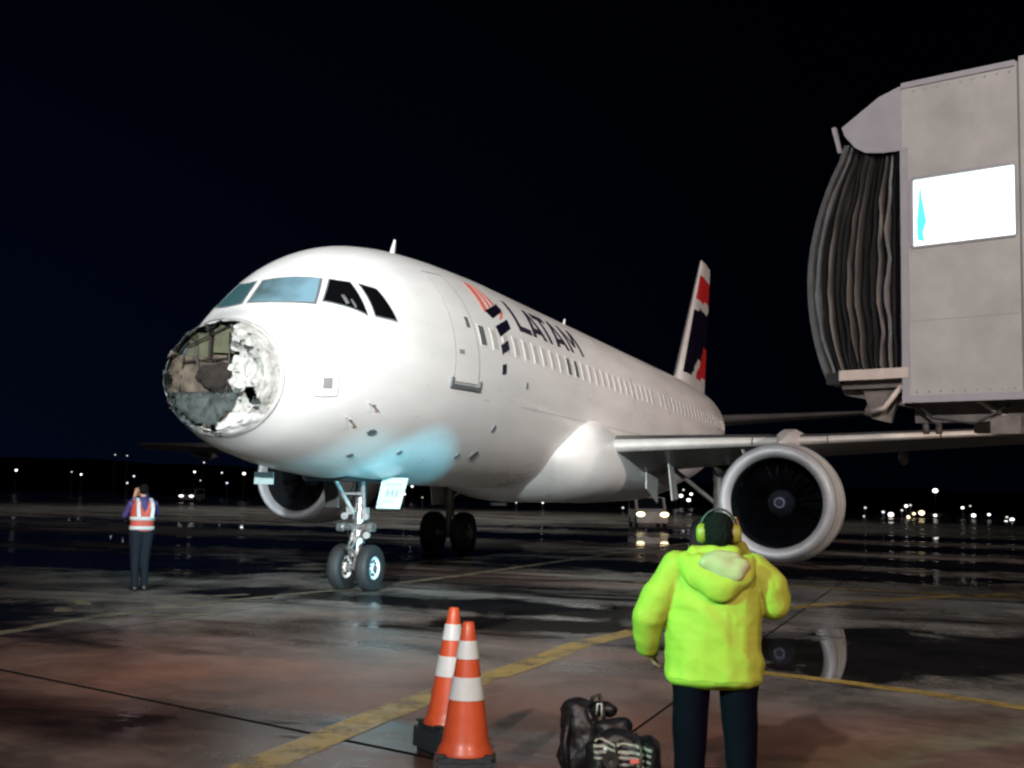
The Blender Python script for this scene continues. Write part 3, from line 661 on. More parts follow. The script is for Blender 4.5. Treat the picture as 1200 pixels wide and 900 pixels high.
# ------------------------------------------------------------------ setting: ground, apron slabs, paint, ridge
def pmat_ground():
    m = bpy.data.materials.new('wet_concrete'); m.use_nodes = True; n = m.node_tree.nodes; L = m.node_tree.links
    b = n['Principled BSDF']
    geo = n.new('ShaderNodeNewGeometry'); pos = geo.outputs['Position']
    def nz(scale, detail, vec=None, rough=.55, dist=0):
        t = n.new('ShaderNodeTexNoise'); t.inputs['Scale'].default_value = scale; t.inputs['Detail'].default_value = detail
        t.inputs['Roughness'].default_value = rough; t.inputs['Distortion'].default_value = dist; L.new(vec or pos, t.inputs['Vector']); return t.outputs['Fac']
    def ma(op, a, b_=None, clamp=False):
        t = n.new('ShaderNodeMath'); t.operation = op; t.use_clamp = clamp
        for k, v in enumerate((a, b_)):
            if v is None: continue
            if isinstance(v, (int, float)): t.inputs[k].default_value = v
            else: L.new(v, t.inputs[k])
        return t.outputs[0]
    def rng(v, a, b_, c, d):
        t = n.new('ShaderNodeMapRange'); t.inputs['From Min'].default_value = a; t.inputs['From Max'].default_value = b_
        t.inputs['To Min'].default_value = c; t.inputs['To Max'].default_value = d; L.new(v, t.inputs['Value']); return t.outputs[0]
    blobs = [(1.9, -11.0, 2.3, 3.6), (3.7, -3.2, 1.15, 2.9), (9.0, 9.0, 3.0, 6.5), (3.9, .9, 1.1, 1.3), (.6, -8.4, 1.9, 1.7), (1.6, -4.5, .9, 1.5), 
             (15.5, -4, 2.4, 8), (22, -12, 3.0, 9), (19, 12, 3, 9), (34, 0, 4, 30), (-1.0, 3.6, 1.6, 2.6), (48, -14, 5, 30)]
    prev = None
    for cx, cy, rx, ry in blobs:
        s1 = n.new('ShaderNodeVectorMath'); s1.operation = 'SUBTRACT'; L.new(pos, s1.inputs[0]); s1.inputs[1].default_value = (cx, cy, 0)
        s2 = n.new('ShaderNodeVectorMath'); s2.operation = 'MULTIPLY'; L.new(s1.outputs[0], s2.inputs[0]); s2.inputs[1].default_value = (1/rx, 1/ry, 0)
        s3 = n.new('ShaderNodeVectorMath'); s3.operation = 'LENGTH'; L.new(s2.outputs[0], s3.inputs[0])
        prev = s3.outputs['Value'] if prev is None else ma('MINIMUM', prev, s3.outputs['Value'])
    mp = n.new('ShaderNodeMapping'); mp.inputs['Scale'].default_value = (.42, .13, 1); L.new(pos, mp.inputs[0])
    big = nz(1.0, 5, mp.outputs[0], .6, .6); mid = nz(.9, 6, None, .6, .4); fine = nz(7, 8, None, .65)
    d = ma('ADD', prev, rng(mid, .3, .7, -.42, .42)); d = ma('ADD', d, rng(fine, .3, .7, -.06, .06))
    pud1 = rng(d, .82, 1.04, 1, 0)
    d2 = ma('ADD', big, rng(mid, .3, .7, -.05, .05))
    pud2 = rng(d2, .60, .65, 0, .9)
    pud = ma('MAXIMUM', pud1, pud2)                       # standing water
    damp = ma('MAXIMUM', rng(d, .9, 1.7, 1, 0), rng(big, .44, .58, 0, 1))     # wet film around it
    # colour: grey concrete, patchy red-brown soil, warm lamp tint painted in near the camera
    stain_tint = nz(.16, 4, None, .5, .5)
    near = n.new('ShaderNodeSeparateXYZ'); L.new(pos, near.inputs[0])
    sn = ma('ADD', rng(stain_tint, .35, .65, -.35, .45), rng(near.outputs['X'], -4.5, 1.0, .85, .08)); sn = rng(sn, .1, 1.0, 0, 1)  # redder towards low X: warm lamplight put into the colour
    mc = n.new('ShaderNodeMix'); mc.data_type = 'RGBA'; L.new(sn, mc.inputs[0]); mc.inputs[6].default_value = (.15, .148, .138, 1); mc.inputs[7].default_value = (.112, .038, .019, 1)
    oi = n.new('ShaderNodeObjectInfo'); k = rng(oi.outputs['Random'], 0, 1, .78, 1.22)
    k = ma('MULTIPLY', k, rng(fine, .25, .75, .78, 1.2)); k = ma('MULTIPLY', k, rng(mid, .3, .7, .50, 1.40)); k = ma('MULTIPLY', k, rng(damp, 0, 1, 1.25, .5)); k = ma('MULTIPLY', k, rng(pud, 0, 1, 1, .30))
    sc = n.new('ShaderNodeVectorMath'); sc.operation = 'SCALE'; L.new(mc.outputs[2], sc.inputs[0]); L.new(k, sc.inputs['Scale'])
    L.new(sc.outputs[0], b.inputs['Base Color'])
    r = ma('MULTIPLY', rng(damp, 0, 1, .42, .20), rng(fine, .3, .7, .85, 1.15)); r = ma('MULTIPLY', r, rng(pud, 0, 1, 1, .12))
    L.new(r, b.inputs['Roughness']); b.inputs['Specular IOR Level'].default_value = .5
    h = ma('MULTIPLY', ma('ADD', nz(28, 6, None, .7), ma('MULTIPLY', mid, 1.2)), rng(pud, 0, 1, 1, .015))
    bp = n.new('ShaderNodeBump'); bp.inputs['Strength'].default_value = .3; bp.inputs['Distance'].default_value = .006
    L.new(h, bp.inputs['Height']); L.new(bp.outputs[0], b.inputs['Normal'])
    return m
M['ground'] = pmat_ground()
M['soil'] = mat('dark_grass_soil', (.022, .026, .018), .95, var=.5, vscale=.05)
M['ridge'] = mat('dark_wooded_ridge', (.010, .013, .012), 1.0)
M['bed'] = mat('joint_filler', (.006, .006, .006), .9, spec=.05)

def sheet(bm, x0, x1, y0, y1, z): bm.faces.new([bm.verts.new(p) for p in ((x0, y0, z), (x1, y0, z), (x1, y1, z), (x0, y1, z))])
bm = bmesh.new(); sheet(bm, -900, 4200, -3500, 3500, -.9); tag(build('ground', bm, M['soil']), kind='structure')
apron = bpy.data.objects.new('apron', None); COL.objects.link(apron); tag(apron, kind='structure')
bm = bmesh.new(); sheet(bm, -60, 58, -50, 50, -.007); build('joint_filler', bm, M['bed'], apron)
bm = bmesh.new()
for a in ((58, 150, -60, -20), (58, 300, -20, 300), (-60, 58, 50, 300), (-60, 58, -60, -50)): sheet(bm, *a, -.004)
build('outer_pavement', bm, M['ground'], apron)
gx = [(-61, 0), (-47, 0), (-33, 0), (-19, 0), (-12, 0), (-3.88, .31), (2.4, .0), (9.2, 0), (16.2, 0), (23.2, 0), (30.2, 0), (37.2, 0), (44.2, 0), (51.2, 0), (58.2, 0)]
gy = [-50, -42.25, -35.25, -28.25, -21.25, -14.25, -7.25, -.25, 6.75, 13.75, 20.75, 27.75, 34.75, 42, 50]
for (a, ka), (b, kb) in zip(gx, gx[1:]):
    for c, d_ in zip(gy, gy[1:]):
        k1 = ka if -10 < c and d_ < 10 else ka; bm = bmesh.new(); g = .030 if (ka or kb) else .015; h = .013
        if ka or kb:                                     # the slab row with the skewed joint
            f = lambda a_, k_, y: a_+k_*max(-8, min(8, y))
            P = [(f(a, ka, c)+g, c+h), (f(b, kb, c)-g, c+h), (f(b, kb, d_)-g, d_-h), (f(a, ka, d_)+g, d_-h)]
        else: P = [(a+g, c+g), (b-g, c+g), (b-g, d_-g), (a+g, d_-g)]
        cx = sum(p[0] for p in P)/4; cy = sum(p[1] for p in P)/4
        top = [bm.verts.new((x, y, 0)) for x, y in P]; bt = [bm.verts.new((x, y, -.05)) for x, y in P]
        bm.faces.new(top)
        for k in range(4):
            bm.faces.new((bt[k], bt[(k+1) % 4], top[(k+1) % 4], top[k]))
        for f_ in bm.faces: f_.material_index = 0 if len(set(v.co.z for v in f_.verts)) == 1 else 1
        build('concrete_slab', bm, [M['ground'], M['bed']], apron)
def ribbon(name, pts, wd, m_, z=.004):
    bm = bmesh.new(); P = [Vector((*p, z)) for p in pts]; L_ = []
    for i, p in enumerate(P):
        d_ = (P[min(i+1, len(P)-1)]-P[max(i-1, 0)]).normalized(); s_ = Vector((-d_.y, d_.x, 0))*wd/2; L_.append((bm.verts.new(p+s_), bm.verts.new(p-s_)))
    for a, b in zip(L_, L_[1:]): bm.faces.new((a[0], a[1], b[1], b[0]))
    return build(name, bm, m_, apron)
def paint_mat(name, col):
    m = mat(name, col, .4, var=.4, vscale=2, rvar=.15); n = m.node_tree.nodes; L = m.node_tree.links; b = n['Principled BSDF']
    g = n.new('ShaderNodeNewGeometry'); t = n.new('ShaderNodeTexNoise'); t.inputs['Scale'].default_value = 2.2; t.inputs['Detail'].default_value = 9; t.inputs['Roughness'].default_value = .75
    L.new(g.outputs['Position'], t.inputs['Vector']); r = n.new('ShaderNodeMapRange'); r.inputs['From Min'].default_value = .38; r.inputs['From Max'].default_value = .52
    r.inputs['To Min'].default_value = .12; r.inputs['To Max'].default_value = .9; L.new(t.outputs['Fac'], r.inputs['Value']); L.new(r.outputs[0], b.inputs['Alpha']); return m
M['yline'] = paint_mat('worn_yellow_paint', (.40, .29, .075)); M['pline'] = paint_mat('worn_pale_paint', (.26, .24, .17))
ribbon('painted_line', [(-12+i*1.0, -5.45+.05*math.sin(i)) for i in range(13)]+[(2, -5.75), (4, -6.2), (7, -7.4), (10, -9.2), (14, -12.5)], .30, M['yline'])
ribbon('painted_line', [(-12, -.9), (-8, -.5), (-5, 0), (-2.3, .5), (-.4, .74), (1, .78), (3.1, .55), (5.5, .2), (9, 0), (16, 0), (40, 0)], .22, M['pline'])
ribbon('painted_line', [(-.9, -6.9), (-1.37, -8.46), (-1.7, -9.21), (-2.07, -9.91), (-3.2, -12.2), (-5, -16)], .22, M['yline'])
ribbon('painted_line', [(11.2, -5.5), (10.9, -7.3), (10.8, -9.0), (10.2, -10.6), (9, -14), (8, -18)], .25, M['yline'])
ribbon('painted_line', [(1.9, 1.9), (2.6, 1.4), (3.4, 1.0)], .16, M['pline']); ribbon('painted_line', [(.7, 1.9), (1.4, 2.6)], .2, M['pline']); ribbon('painted_line', [(-.2, 1.5), (.3, 1.9)], .2, M['pline']); ribbon('painted_line', [(.1, .3), (.6, -.3)], .2, M['pline'])
# wooded ridge along the horizon
bm = bmesh.new(); R_ = []
for i in range(140):
    a = math.radians(-75+i*1.2); d_ = 1500
    h = (30+14*noise.noise(Vector((i*.05, 1, 0)))+5*noise.noise(Vector((i*.4, 2, 0)))+2*noise.noise(Vector((i*1.7, 3, 0))))*(.35+.85*max(0, min(1, (i-40)/55)))
    R_.append([Vector((CAM.x+math.cos(a)*(d_+dd), CAM.y+math.sin(a)*(d_+dd), z)) for dd, z in ((-120, -1), (-20, h*.7), (30, h), (90, h*.8), (400, -1))])
loft(bm, R_, caps=False, closed=False); tag(build('ridge', bm, M['ridge'], None, True), kind='structure')

# ------------------------------------------------------------------ distant lamps
def lampmat(name, col, es): return mat(name, col, .5, emit=col, es=es)
LM = {'w': lampmat('lamp_white', (1, .96, .90), 3.2), 'd': lampmat('lamp_dim', (1, .93, .85), 1.1), 'y': lampmat('lamp_yellow', (1, .82, .45), 4.5), 'p': lampmat('lamp_pinkish', (1, .88, .86), 4.5), 'b': lampmat('lamp_bluish', (.75, .87, 1), 1.6)}
def pix(px, py, depth):
    d_ = FWD+RGT*((px-600)/1369.15)-UP*((py-450)/1369.15); return CAM+d_*depth
DIST = [ # pixel column and row in the photograph, radius in pixels, tone
 (19,551,2.2,'w'),(84,553,1.3,'d'),(95,556,1.7,'w'),(157,558,1.8,'b'),(149,566,1.8,'b'),(135,533,1.2,'d'),(149,534,1.2,'d'),(239,542,1.5,'d'),(228,553,1.9,'w'),(260,554,1.6,'b'),(286,555,2.7,'w'),(235,563,1.2,'d'),(266,566,1.8,'b'),
 (483,570,1.9,'w'),(474,579,2.0,'w'),(495,583,1.2,'d'),(605,589,1.5,'d'),(636,589,1.8,'w'),
 (757,587,2.0,'w'),(792,583,2.6,'w'),(798,581,2.6,'w'),(807,586,2.6,'w'),(810,579,2.0,'w'),(801,574,1.4,'d'),(768,582,1.4,'d'),(730,595,1.5,'d'),
 (1014,595,1.6,'d'),(1013,605,1.6,'d'),(1035,600,1.8,'b'),(1044,603,3.4,'p'),(1057,598,1.5,'d'),(1062,593,2.2,'w'),(1067,592,1.4,'d'),(1064,606,2.4,'y'),(1071,602,1.8,'y'),(1080,601,3.6,'y'),(1096,604,2.0,'w'),(1096,575,3.4,'w'),(1128,595,1.9,'w'),(1137,593,1.2,'d'),(1141,604,2.8,'w'),(1159,603,1.9,'w'),(1179,612,2.8,'w'),(1186,609,2.8,'w'),(1180,606,1.5,'d')]
def zone(px): return 'left of the nose' if px < 300 else 'under the belly' if px < 700 else 'under the wing root' if px < 850 else 'right of the engine'
order = {}
for q in sorted(DIST): order.setdefault(zone(q[0]), []).append(q)
ORD = ['leftmost', 'second', 'third', 'fourth', 'fifth', 'sixth', 'seventh', 'eighth', 'ninth', 'tenth', 'eleventh', 'twelfth', 'thirteenth', 'fourteenth', 'fifteenth', 'sixteenth', 'seventeenth', 'eighteenth', 'nineteenth']
TN = {'w': 'bright white', 'd': 'faint', 'y': 'warm yellow', 'p': 'pinkish white', 'b': 'dim bluish'}
for q in DIST:
    px, py, r, tone = q; zn = zone(px); k = order[zn].index(q); nth = ORD[k]+('' if k == 0 else ' from the left')
    hor = 571+(px-262)*.0245; dep = 150.0
    if py > hor+1: dep = min(150, (1.625+.45)*1369/(py-hor+2)*1.0)
    else: dep = 190+((px*7) % 80)
    p = pix(px, py, dep); rad = r/1369*dep*(.86 if px > 700 else .66)
    base = Vector((p.x, p.y, -.9 if dep > 150 or p.y < -60 else 0))
    t = empty('distant_lamp', base, '%s distant lamp, %s of those %s' % (TN[tone], nth, zn), 'lamp', 'distant lamps along the horizon')
    H = p.z-base.z; hd = rad
    bm = bmesh.new(); tube(bm, [(0, 0, 0), (0, 0, max(.05, H-hd*.8))], [.11*dep/200+.02, .07*dep/200+.02], 6); build('pole', bm, M['pole'], t)
    bm = bmesh.new(); bmesh.ops.create_uvsphere(bm, u_segments=12, v_segments=8, radius=1, matrix=Matrix.Translation((0, 0, H)) @ Matrix.Diagonal((hd, hd*1.05, hd*.82, 1)))
    build('lamp_head', bm, LM[tone], t, True)
    bm = bmesh.new(); tube(bm, [(0, 0, H+hd*.78), (0, 0, H+hd*1.0)], [hd*.5, hd*.2], 8); build('lamp_cap', bm, M['pole'], t)
# airport vehicles with their lights on, far across the apron
M['van'] = mat('vehicle_dull_white', (.35, .35, .35), .4); M['vglass'] = mat('vehicle_glass', (.01, .012, .014), .1)
def van(px, dep, rz, label, lw, tone):
    hor = 571+(px-262)*.0245; p = pix(px, hor, dep); p.z = 0
    t = empty('service_vehicle', p, label, 'vehicle', 'service vehicles far across the apron', rz)
    bm = bmesh.new(); prism(bm, [(-2.2, -.85, .35), (2.2, -.85, .35), (2.25, -.85, .95), (1.5, -.85, 1.1), (.9, -.85, 1.75), (-2.1, -.85, 1.8), (-2.25, -.85, 1.0)], (0, 1.7, 0)); b = build('body', bm, M['van'], t)
    bm = bmesh.new(); prism(bm, [(1.53, -.7, 1.13), (.96, -.7, 1.70), (.98, .7, 1.72), (1.55, .7, 1.15)], (.012, 0, .012)); build('windscreen', bm, M['vglass'], b)
    for s_ in (-1, 1):
        bm = bmesh.new(); prism(bm, [(-1.9, s_*.853, 1.1), (1.2, s_*.853, 1.1), (.75, s_*.853, 1.62), (-1.9, s_*.853, 1.65)], (0, s_*.01, 0)); build('side_window', bm, M['vglass'], b)
        for x in (-1.4, 1.4):
            bm = bmesh.new(); lathe(bm, [(-.1, .02), (-.1, .22), (-.07, .34), (.07, .34), (.1, .22), (.1, .02)], (x, s_*.80, .34), (0, 1, 0), 18); build('wheel', bm, M['rubber'], t)
        bm = bmesh.new(); bmesh.ops.create_uvsphere(bm, u_segments=12, v_segments=8, radius=1, matrix=Matrix.Translation((2.24, s_*.66, .82)) @ Matrix.Diagonal((.09, lw, .13, 1))); build('headlight', bm, LM[tone], t, True)
van(759, 67, math.radians(201), 'vehicle facing us with yellowish headlights, beyond the wing root', .24, 'y')
van(226, 150, math.radians(196), 'vehicle with white headlights far off left of the nose', .3, 'w')

# ------------------------------------------------------------------ jet bridge
JO = Vector((2.574, -8.863, 0)); JU = Vector((.325, .946, 0)).normalized(); JN = Vector((.946, -.325, 0)).normalized()
JU = JU; jb = empty('jet_bridge', (2.574, -8.863, 0), 'grey boarding bridge with black accordion canopy and a brightly lit window', 'boarding bridge')
def J(u, n_, z): return JU*u+JN*n_+Vector((0, 0, z))          # local: u towards the airliner, n away from the photographer
def jprism(name, pts, dn, m_, parent=jb, n0=0.0):
    bm = bmesh.new(); prism(bm, [J(u, n0, z) for u, z in pts], JN*dn); return build(name, bm, m_ if not isinstance(m_, str) else M[m_], parent)
def jbox(name, u0, u1, n0, n1, z0, z1, m_, parent=jb, bev=0):
    return jprism(name, [(u0, z0), (u1, z0), (u1, z1), (u0, z1)], n1-n0, m_, parent, n0)
ZB, ZTp, WN = 2.955, 6.955, 3.3
# side wall facing the camera, built round the window opening
for (u0, u1, z0, z1) in ((-1.40, -.0, ZB, 4.84), (-1.40, 0, 5.70, ZTp), (-.125, 0, 4.84, 5.70), (-1.40, -1.355, 4.84, 5.70)):
    jbox('wall_panel', u0, u1, 0, .07, z0, z1, 'panel')
jbox('corner_post', -.075, .02, -.02, .055, ZB-.02, 6.12, 'panel2')
jbox('wall_panel', -4.2, -1.425, .0, .07, ZB-.03, ZTp+.05, 'panel')
jbox('panel_joint', -1.43, -1.39, .012, .06, ZB, ZTp-.01, 'line')
win = jbox('window', -1.355, -.125, .045, .05, 4.84, 5.70, 'lit')
jbox('frame', -1.36, -.12, -.015, .03, 5.695, 5.725, 'panel2', win); jbox('frame', -1.36, -.12, -.015, .03, 4.815, 4.845, 'panel2', win)
jbox('frame', -.13, -.10, -.015, .03, 4.845, 5.695, 'panel2', win); jbox('frame', -1.385, -1.355, -.015, .03, 4.845, 5.695, 'panel2', win)
jprism('hanging_pennant', [(-.26, 4.90), (-.17, 4.93), (-.165, 5.15), (-.20, 5.55), (-.215, 5.62), (-.235, 5.45), (-.285, 5.15), (-.24, 5.02)], .004, 'cyanlit', win, .036)
jbox('far_wall', -4.2, 0, WN-.07, WN, ZB, ZTp, 'panel'); jbox('roof', -4.2, 0, .07, WN-.07, ZTp-.10, ZTp-.005, 'panel'); jbox('floor', -4.2, .05, .07, WN-.07, ZB-.02, ZB+.16, 'mach')
jbox('rear_wall', -4.3, -4.2, 0, WN, ZB, ZTp, 'panel')
# tunnel running off to the right with its support column and wheels (outside the frame)
jbox('tunnel', -26, -4.3, .45, WN-.45, 3.25, 6.3, 'panel')
tl = jbox('support_column', -9.4, -8.9, 1.2, 1.7, .9, 3.25, 'mach'); jbox('support_column', -9.4, -8.9, 1.9, 2.4, .9, 3.25, 'mach'); jbox('wheel_beam', -9.5, -8.8, .3, 3.2, .6, .9, 'mach')
for n_ in (.3, 2.85):
    bm = bmesh.new(); lathe(bm, [(-.15, .05), (-.15, .42), (-.1, .5), (.1, .5), (.15, .42), (.15, .05)], J(-9.15, n_+.15, .5), JN, 24); build('wheel', bm, M['rubber'], jb, True, 40)
for z in (3.9,):
    jbox('panel_seam', -1.385, -.085, -.003, .004, z, z+.008, 'line_soft')
jbox('bottom_rail', -4.2, .02, -.03, .02, ZB-.07, ZB+.02, 'panel2'); jbox('top_rail', -1.38, .0, -.02, .02, ZTp-.06, ZTp+.012, 'panel2')
for k in range(9):
    for z in (3.02, 6.84):
        bm = bmesh.new(); lathe(bm, [(0, .014), (-.008, .012), (-.010, .001)], J(-.16-.145*k, -.001, z), JN, 8); build('bolt', bm, M['line_soft'], jb)
bm = bmesh.new(); tube(bm, [J(.1, .1, 3.05), J(-.3, .15, 2.70), J(-.8, .15, 2.62), J(-1.2, .2, 2.85)], .018, 6); build('cable', bm, M['black'], jb, True)
# canopy: pale hood over the bellows, black folds below it
for s_, n0 in ((0, .0), (1, WN-.03)):
    jprism('canopy_side', [(.0, 6.10), (.0, 6.945), (.30, 6.85), (.80, 6.54), (.76, 6.42), (.62, 6.24), (.48, 6.15), (.25, 6.11)], .03, 'panel2', jb, n0)
bm = bmesh.new(); pr = [(.0, 6.93), (.30, 6.845), (.80, 6.535)]
loft(bm, [[J(u, n_, z) for u, z in pr]+[J(u, n_, z-.03) for u, z in reversed(pr)] for n_ in (.031, WN-.031)]); build('canopy_top', bm, M['panel2'], jb)
def fu(z):      # how far the bellows reach out at height z
    t = max(0, min(1, (z-3.15)/(6.25-3.15))); return .93+.34*math.sin(PI*min(1, t*1.02))**.8*(1-.1*t)-.22*t**3
def fold_ring(s_, n_in, z0=3.22, z1=6.30, K=16):
    """one frame of the bellows: up the near side, over the top, down the far side"""
    P = []
    for k in range(K+1):
        z = z0+(z1-z0)*k/K; P.append(J(fu(z)*s_, .05+n_in, z))
    for k in range(1, 8):
        n_ = .05+n_in+(WN-.10-2*n_in)*k/8; P.append(J(fu(z1)*s_, n_, z1+.10*math.sin(PI*k/8)*(1-.2*s_)-n_in*.6))
    for k in range(K+1):
        z = z1-(z1-z0)*k/K; P.append(J(fu(z)*s_, WN-.05-n_in, z))
    return P
NF = 13; SP = [0, .08, .15, .24, .31, .40, .47, .55, .63, .70, .78, .85, .93, 1.0]
for i in range(NF):
    s0, s1 = SP[i], SP[i+1]; dpt = .09+.05*random.random()
    sm = s0+(s1-s0)*(.5+.2*(random.random()-.5)); bm = bmesh.new()
    rr = [fold_ring(s0+.004, dpt), fold_ring(sm-.016, .045*random.random()), fold_ring(sm+.016, .045*random.random()), fold_ring(s1-.004, dpt)]
    for r_ in rr[1:3]:
        for k, p in enumerate(r_):
            p += Vector((noise.noise(Vector((k*.45, i, 1))), noise.noise(Vector((k*.45, i, 5))), 0))*.05
    loft(bm, rr, caps=False, closed=False); build('bellows_fold', bm, M['bellow'] if i < NF-1 else M['bellow_edge'], jb, True, 50)
bm = bmesh.new(); a = fold_ring(1.0, -.02); rr = []
for (du, dn) in ((0, 0), (.07, .0), (.07, .12), (0, .12)):
    rr.append([p+JU*du+(JN*dn if (p-J(0, 0, 0)).dot(JN) < WN/2 else -JN*dn) for p in a])
loft(bm, [[r_[k] for r_ in rr] for k in range(len(a))]); build('front_cushion', bm, M['bellow_edge'], jb, True, 50)
jprism('canopy_arm', [(.80, 6.20), (.84, 6.20), (.93, 6.55), (.88, 6.56)], .06, 'panel2', jb, -.03)
# floor bumper beam and the leveller machinery under it
jbox('bumper_beam', -.06, .84, -.03, .12, 3.20, 3.33, 'beam'); jbox('bumper_foot', .84, 1.03, .0, .5, 3.16, 3.31, 'black')
jbox('cab_floor', .0, .86, .12, WN-.1, 3.10, 3.26, 'mach')
bm = bmesh.new(); tube(bm, [J(.50, .5, 3.10), J(.50, .5, 2.88)], .13, 16); tube(bm, [J(.50, .5, 2.95), J(.50, .5, 2.78)], .09, 16); build('levelling_motor', bm, M['panel'], jb, True, 40)
bm = bmesh.new(); tube(bm, [J(.60, .3, 2.84), J(.34, .3, 2.78)], .08, 14); build('motor_housing', bm, M['mach'], jb, True, 40)
bm = bmesh.new(); tube(bm, [J(.05, .06, 3.12), J(.28, .06, 2.84), J(.46, .1, 2.80)], .035, 8); build('hydraulic_pipe', bm, M['beam'], jb, True)
bm = bmesh.new(); prism(bm, [J(.12, .2, 3.1), J(.62, .2, 3.1), J(.5, .2, 2.72), J(.26, .2, 2.66)], JN*.06); build('bracket', bm, M['mach'], jb)
bm = bmesh.new(); prism(bm, [J(.10, .3, 3.0), J(.95, .3, 3.12), J(.90, .3, 3.04), J(.12, .3, 2.88)], JN*1.6); build('belly_pan', bm, M['mach'], jb)
jbox('cross_beam', -4.2, .0, .35, .55, 2.66, 2.93, 'mach'); jbox('cross_beam', -4.2, .0, 2.6, 2.8, 2.66, 2.93, 'mach')
bm = bmesh.new(); tube(bm, [J(-.80, .2, 2.93), J(-1.45, .5, 2.45)], .035, 8); build('diagonal_strut', bm, M['beam'], jb, True)
for u in (-.12, -.28):
    bm = bmesh.new(); tube(bm, [J(u, .4, 2.9), J(u, .4, 2.52)], .04, 8); build('hanging_pipe', bm, M['mach'], jb, True)
jbox('junction_box', -1.3, -.95, .25, .5, 2.50, 2.72, 'mach')

# ------------------------------------------------------------------ bodies: capsule chains fused into one skin
def fused(name, chains, voxel, m_, parent, smooth=2, nz_=None, extra=None):
    V, F = [], []
    def ball(p, r, nu=14, nv=8):
        b0 = len(V)
        for j in range(nv+1):
            t_ = PI*j/nv
            for k in range(nu):
                a_ = 2*PI*k/nu; V.append((p.x+r[0]*math.sin(t_)*math.cos(a_), p.y+r[1]*math.sin(t_)*math.sin(a_), p.z+r[2]*math.cos(t_)))
        for j in range(nv):
            for k in range(nu): q0 = b0+j*nu+k; q1 = b0+j*nu+(k+1) % nu; F.append((q0, q0+nu, q1+nu, q1))
    g = lambda c, i: c[3] if len(c) == 4 else (c[i] if i < len(c) else (c[3]+c[4])/2)
    for ch in chains:
        for c in ch: ball(Vector(c[:3]), [g(c, i) for i in (3, 4, 5)], 18, 12)
        for c0, c1 in zip(ch, ch[1:]):
            p0, p1 = Vector(c0[:3]), Vector(c1[:3]); d_ = p1-p0; mr_ = min(g(c, i) for c in (c0, c1) for i in (3, 4, 5)); K = max(2, int(d_.length/max(.003, .16*mr_)))
            for k in range(1, K):
                t_ = k/K; ball(p0+d_*t_, [g(c0, i)*(1-t_)+g(c1, i)*t_ for i in (3, 4, 5)])
    me = bpy.data.meshes.new(name); me.from_pydata(V, [], F); o = bpy.data.objects.new(name, me); COL.objects.link(o)
    r = o.modifiers.new('r', 'REMESH'); r.mode = 'VOXEL'; r.voxel_size = voxel
    sm = o.modifiers.new('s', 'SMOOTH'); sm.iterations = smooth*2; sm.factor = .5
    dg = bpy.context.evaluated_depsgraph_get(); me2 = bpy.data.meshes.new_from_object(o.evaluated_get(dg)); bpy.data.objects.remove(o)
    me2.name = name; me2.materials.clear(); me2.materials.append(M[m_] if isinstance(m_, str) else m_)
    if nz_:
        for v in me2.vertices:
            v.co += v.normal*nz_(v.co)
    o2 = bpy.data.objects.new(name, me2); COL.objects.link(o2); o2.parent = parent; me2.polygons.foreach_set('use_smooth', [True]*len(me2.polygons)); return o2
def hand(name, parent, pos, dirv, side, m_='skin', curl=.5, s=1.0):
    """palm and five fingers; dirv = fingers' direction, side = thumb side"""
    d_ = Vector(dirv).normalized(); sd = Vector(side); sd = (sd-d_*sd.dot(d_)).normalized(); nn = d_.cross(sd); P = Vector(pos)
    ch = [[(*(P), .030*s, .022*s, .028*s), (*(P+d_*.045*s), .036*s, .024*s, .036*s), (*(P+d_*.08*s), .034*s, .02*s, .034*s)]]
    for k, ln in enumerate((.072, .080, .075, .058)):
        b0 = P+d_*.085*s+sd*(.028-.0185*k)*s; b1 = b0+(d_+nn*curl*.5).normalized()*ln*.5*s; b2 = b1+(d_+nn*curl*1.6).normalized()*ln*.3*s; b3 = b2+(d_*.6+nn*curl*2.4).normalized()*ln*.25*s
        ch.append([(*b0, .0092*s), (*b1, .0088*s), (*b2, .008*s), (*b3, .007*s)])
    t0 = P+sd*.028*s+d_*.02*s; t1 = t0+(sd*.8+d_*.7).normalized()*.035*s; t2 = t1+(sd*.3+d_*.9+nn*.4).normalized()*.03*s
    ch.append([(*t0, .013*s), (*t1, .011*s), (*t2, .009*s)])
    return fused(name, ch, .0045, m_, parent, 1)
def head(parent, c, s=1.0, m_='skin'):
    """c centre of the skull, face towards +y"""
    x, y, z = c
    ch = [[(x, y-.008*s, z+.02*s, .074*s, .092*s, .088*s)], [(x, y+.03*s, z-.045*s, .056*s, .062*s, .06*s), (x, y+.05*s, z-.085*s, .035*s, .035*s, .028*s)],
          [(x, y-.01*s, z-.06*s, .052*s), (x, y-.02*s, z-.15*s, .058*s)], [(x, y+.09*s, z-.0*s, .010*s), (x, y+.108*s, z-.03*s, .015*s)],
          [(x-.016*s, y+.083*s, z-.066*s, .011*s, .012*s, .007*s), (x+.016*s, y+.083*s, z-.066*s, .011*s, .012*s, .007*s)],
          [(x-.077*s, y-.0*s, z-.01*s, .010*s, .020*s, .030*s)], [(x+.077*s, y-.0*s, z-.01*s, .010*s, .020*s, .030*s)]]
    h = fused('head', ch, .006, m_, parent, 1)
    for sx in (-1, 1):
        bm = bmesh.new(); bmesh.ops.create_uvsphere(bm, u_segments=10, v_segments=8, radius=.011*s, matrix=Matrix.Translation((x+sx*.030*s, y+.077*s, z+.005*s))); build('eye', bm, M['black'], h, True)
    return h

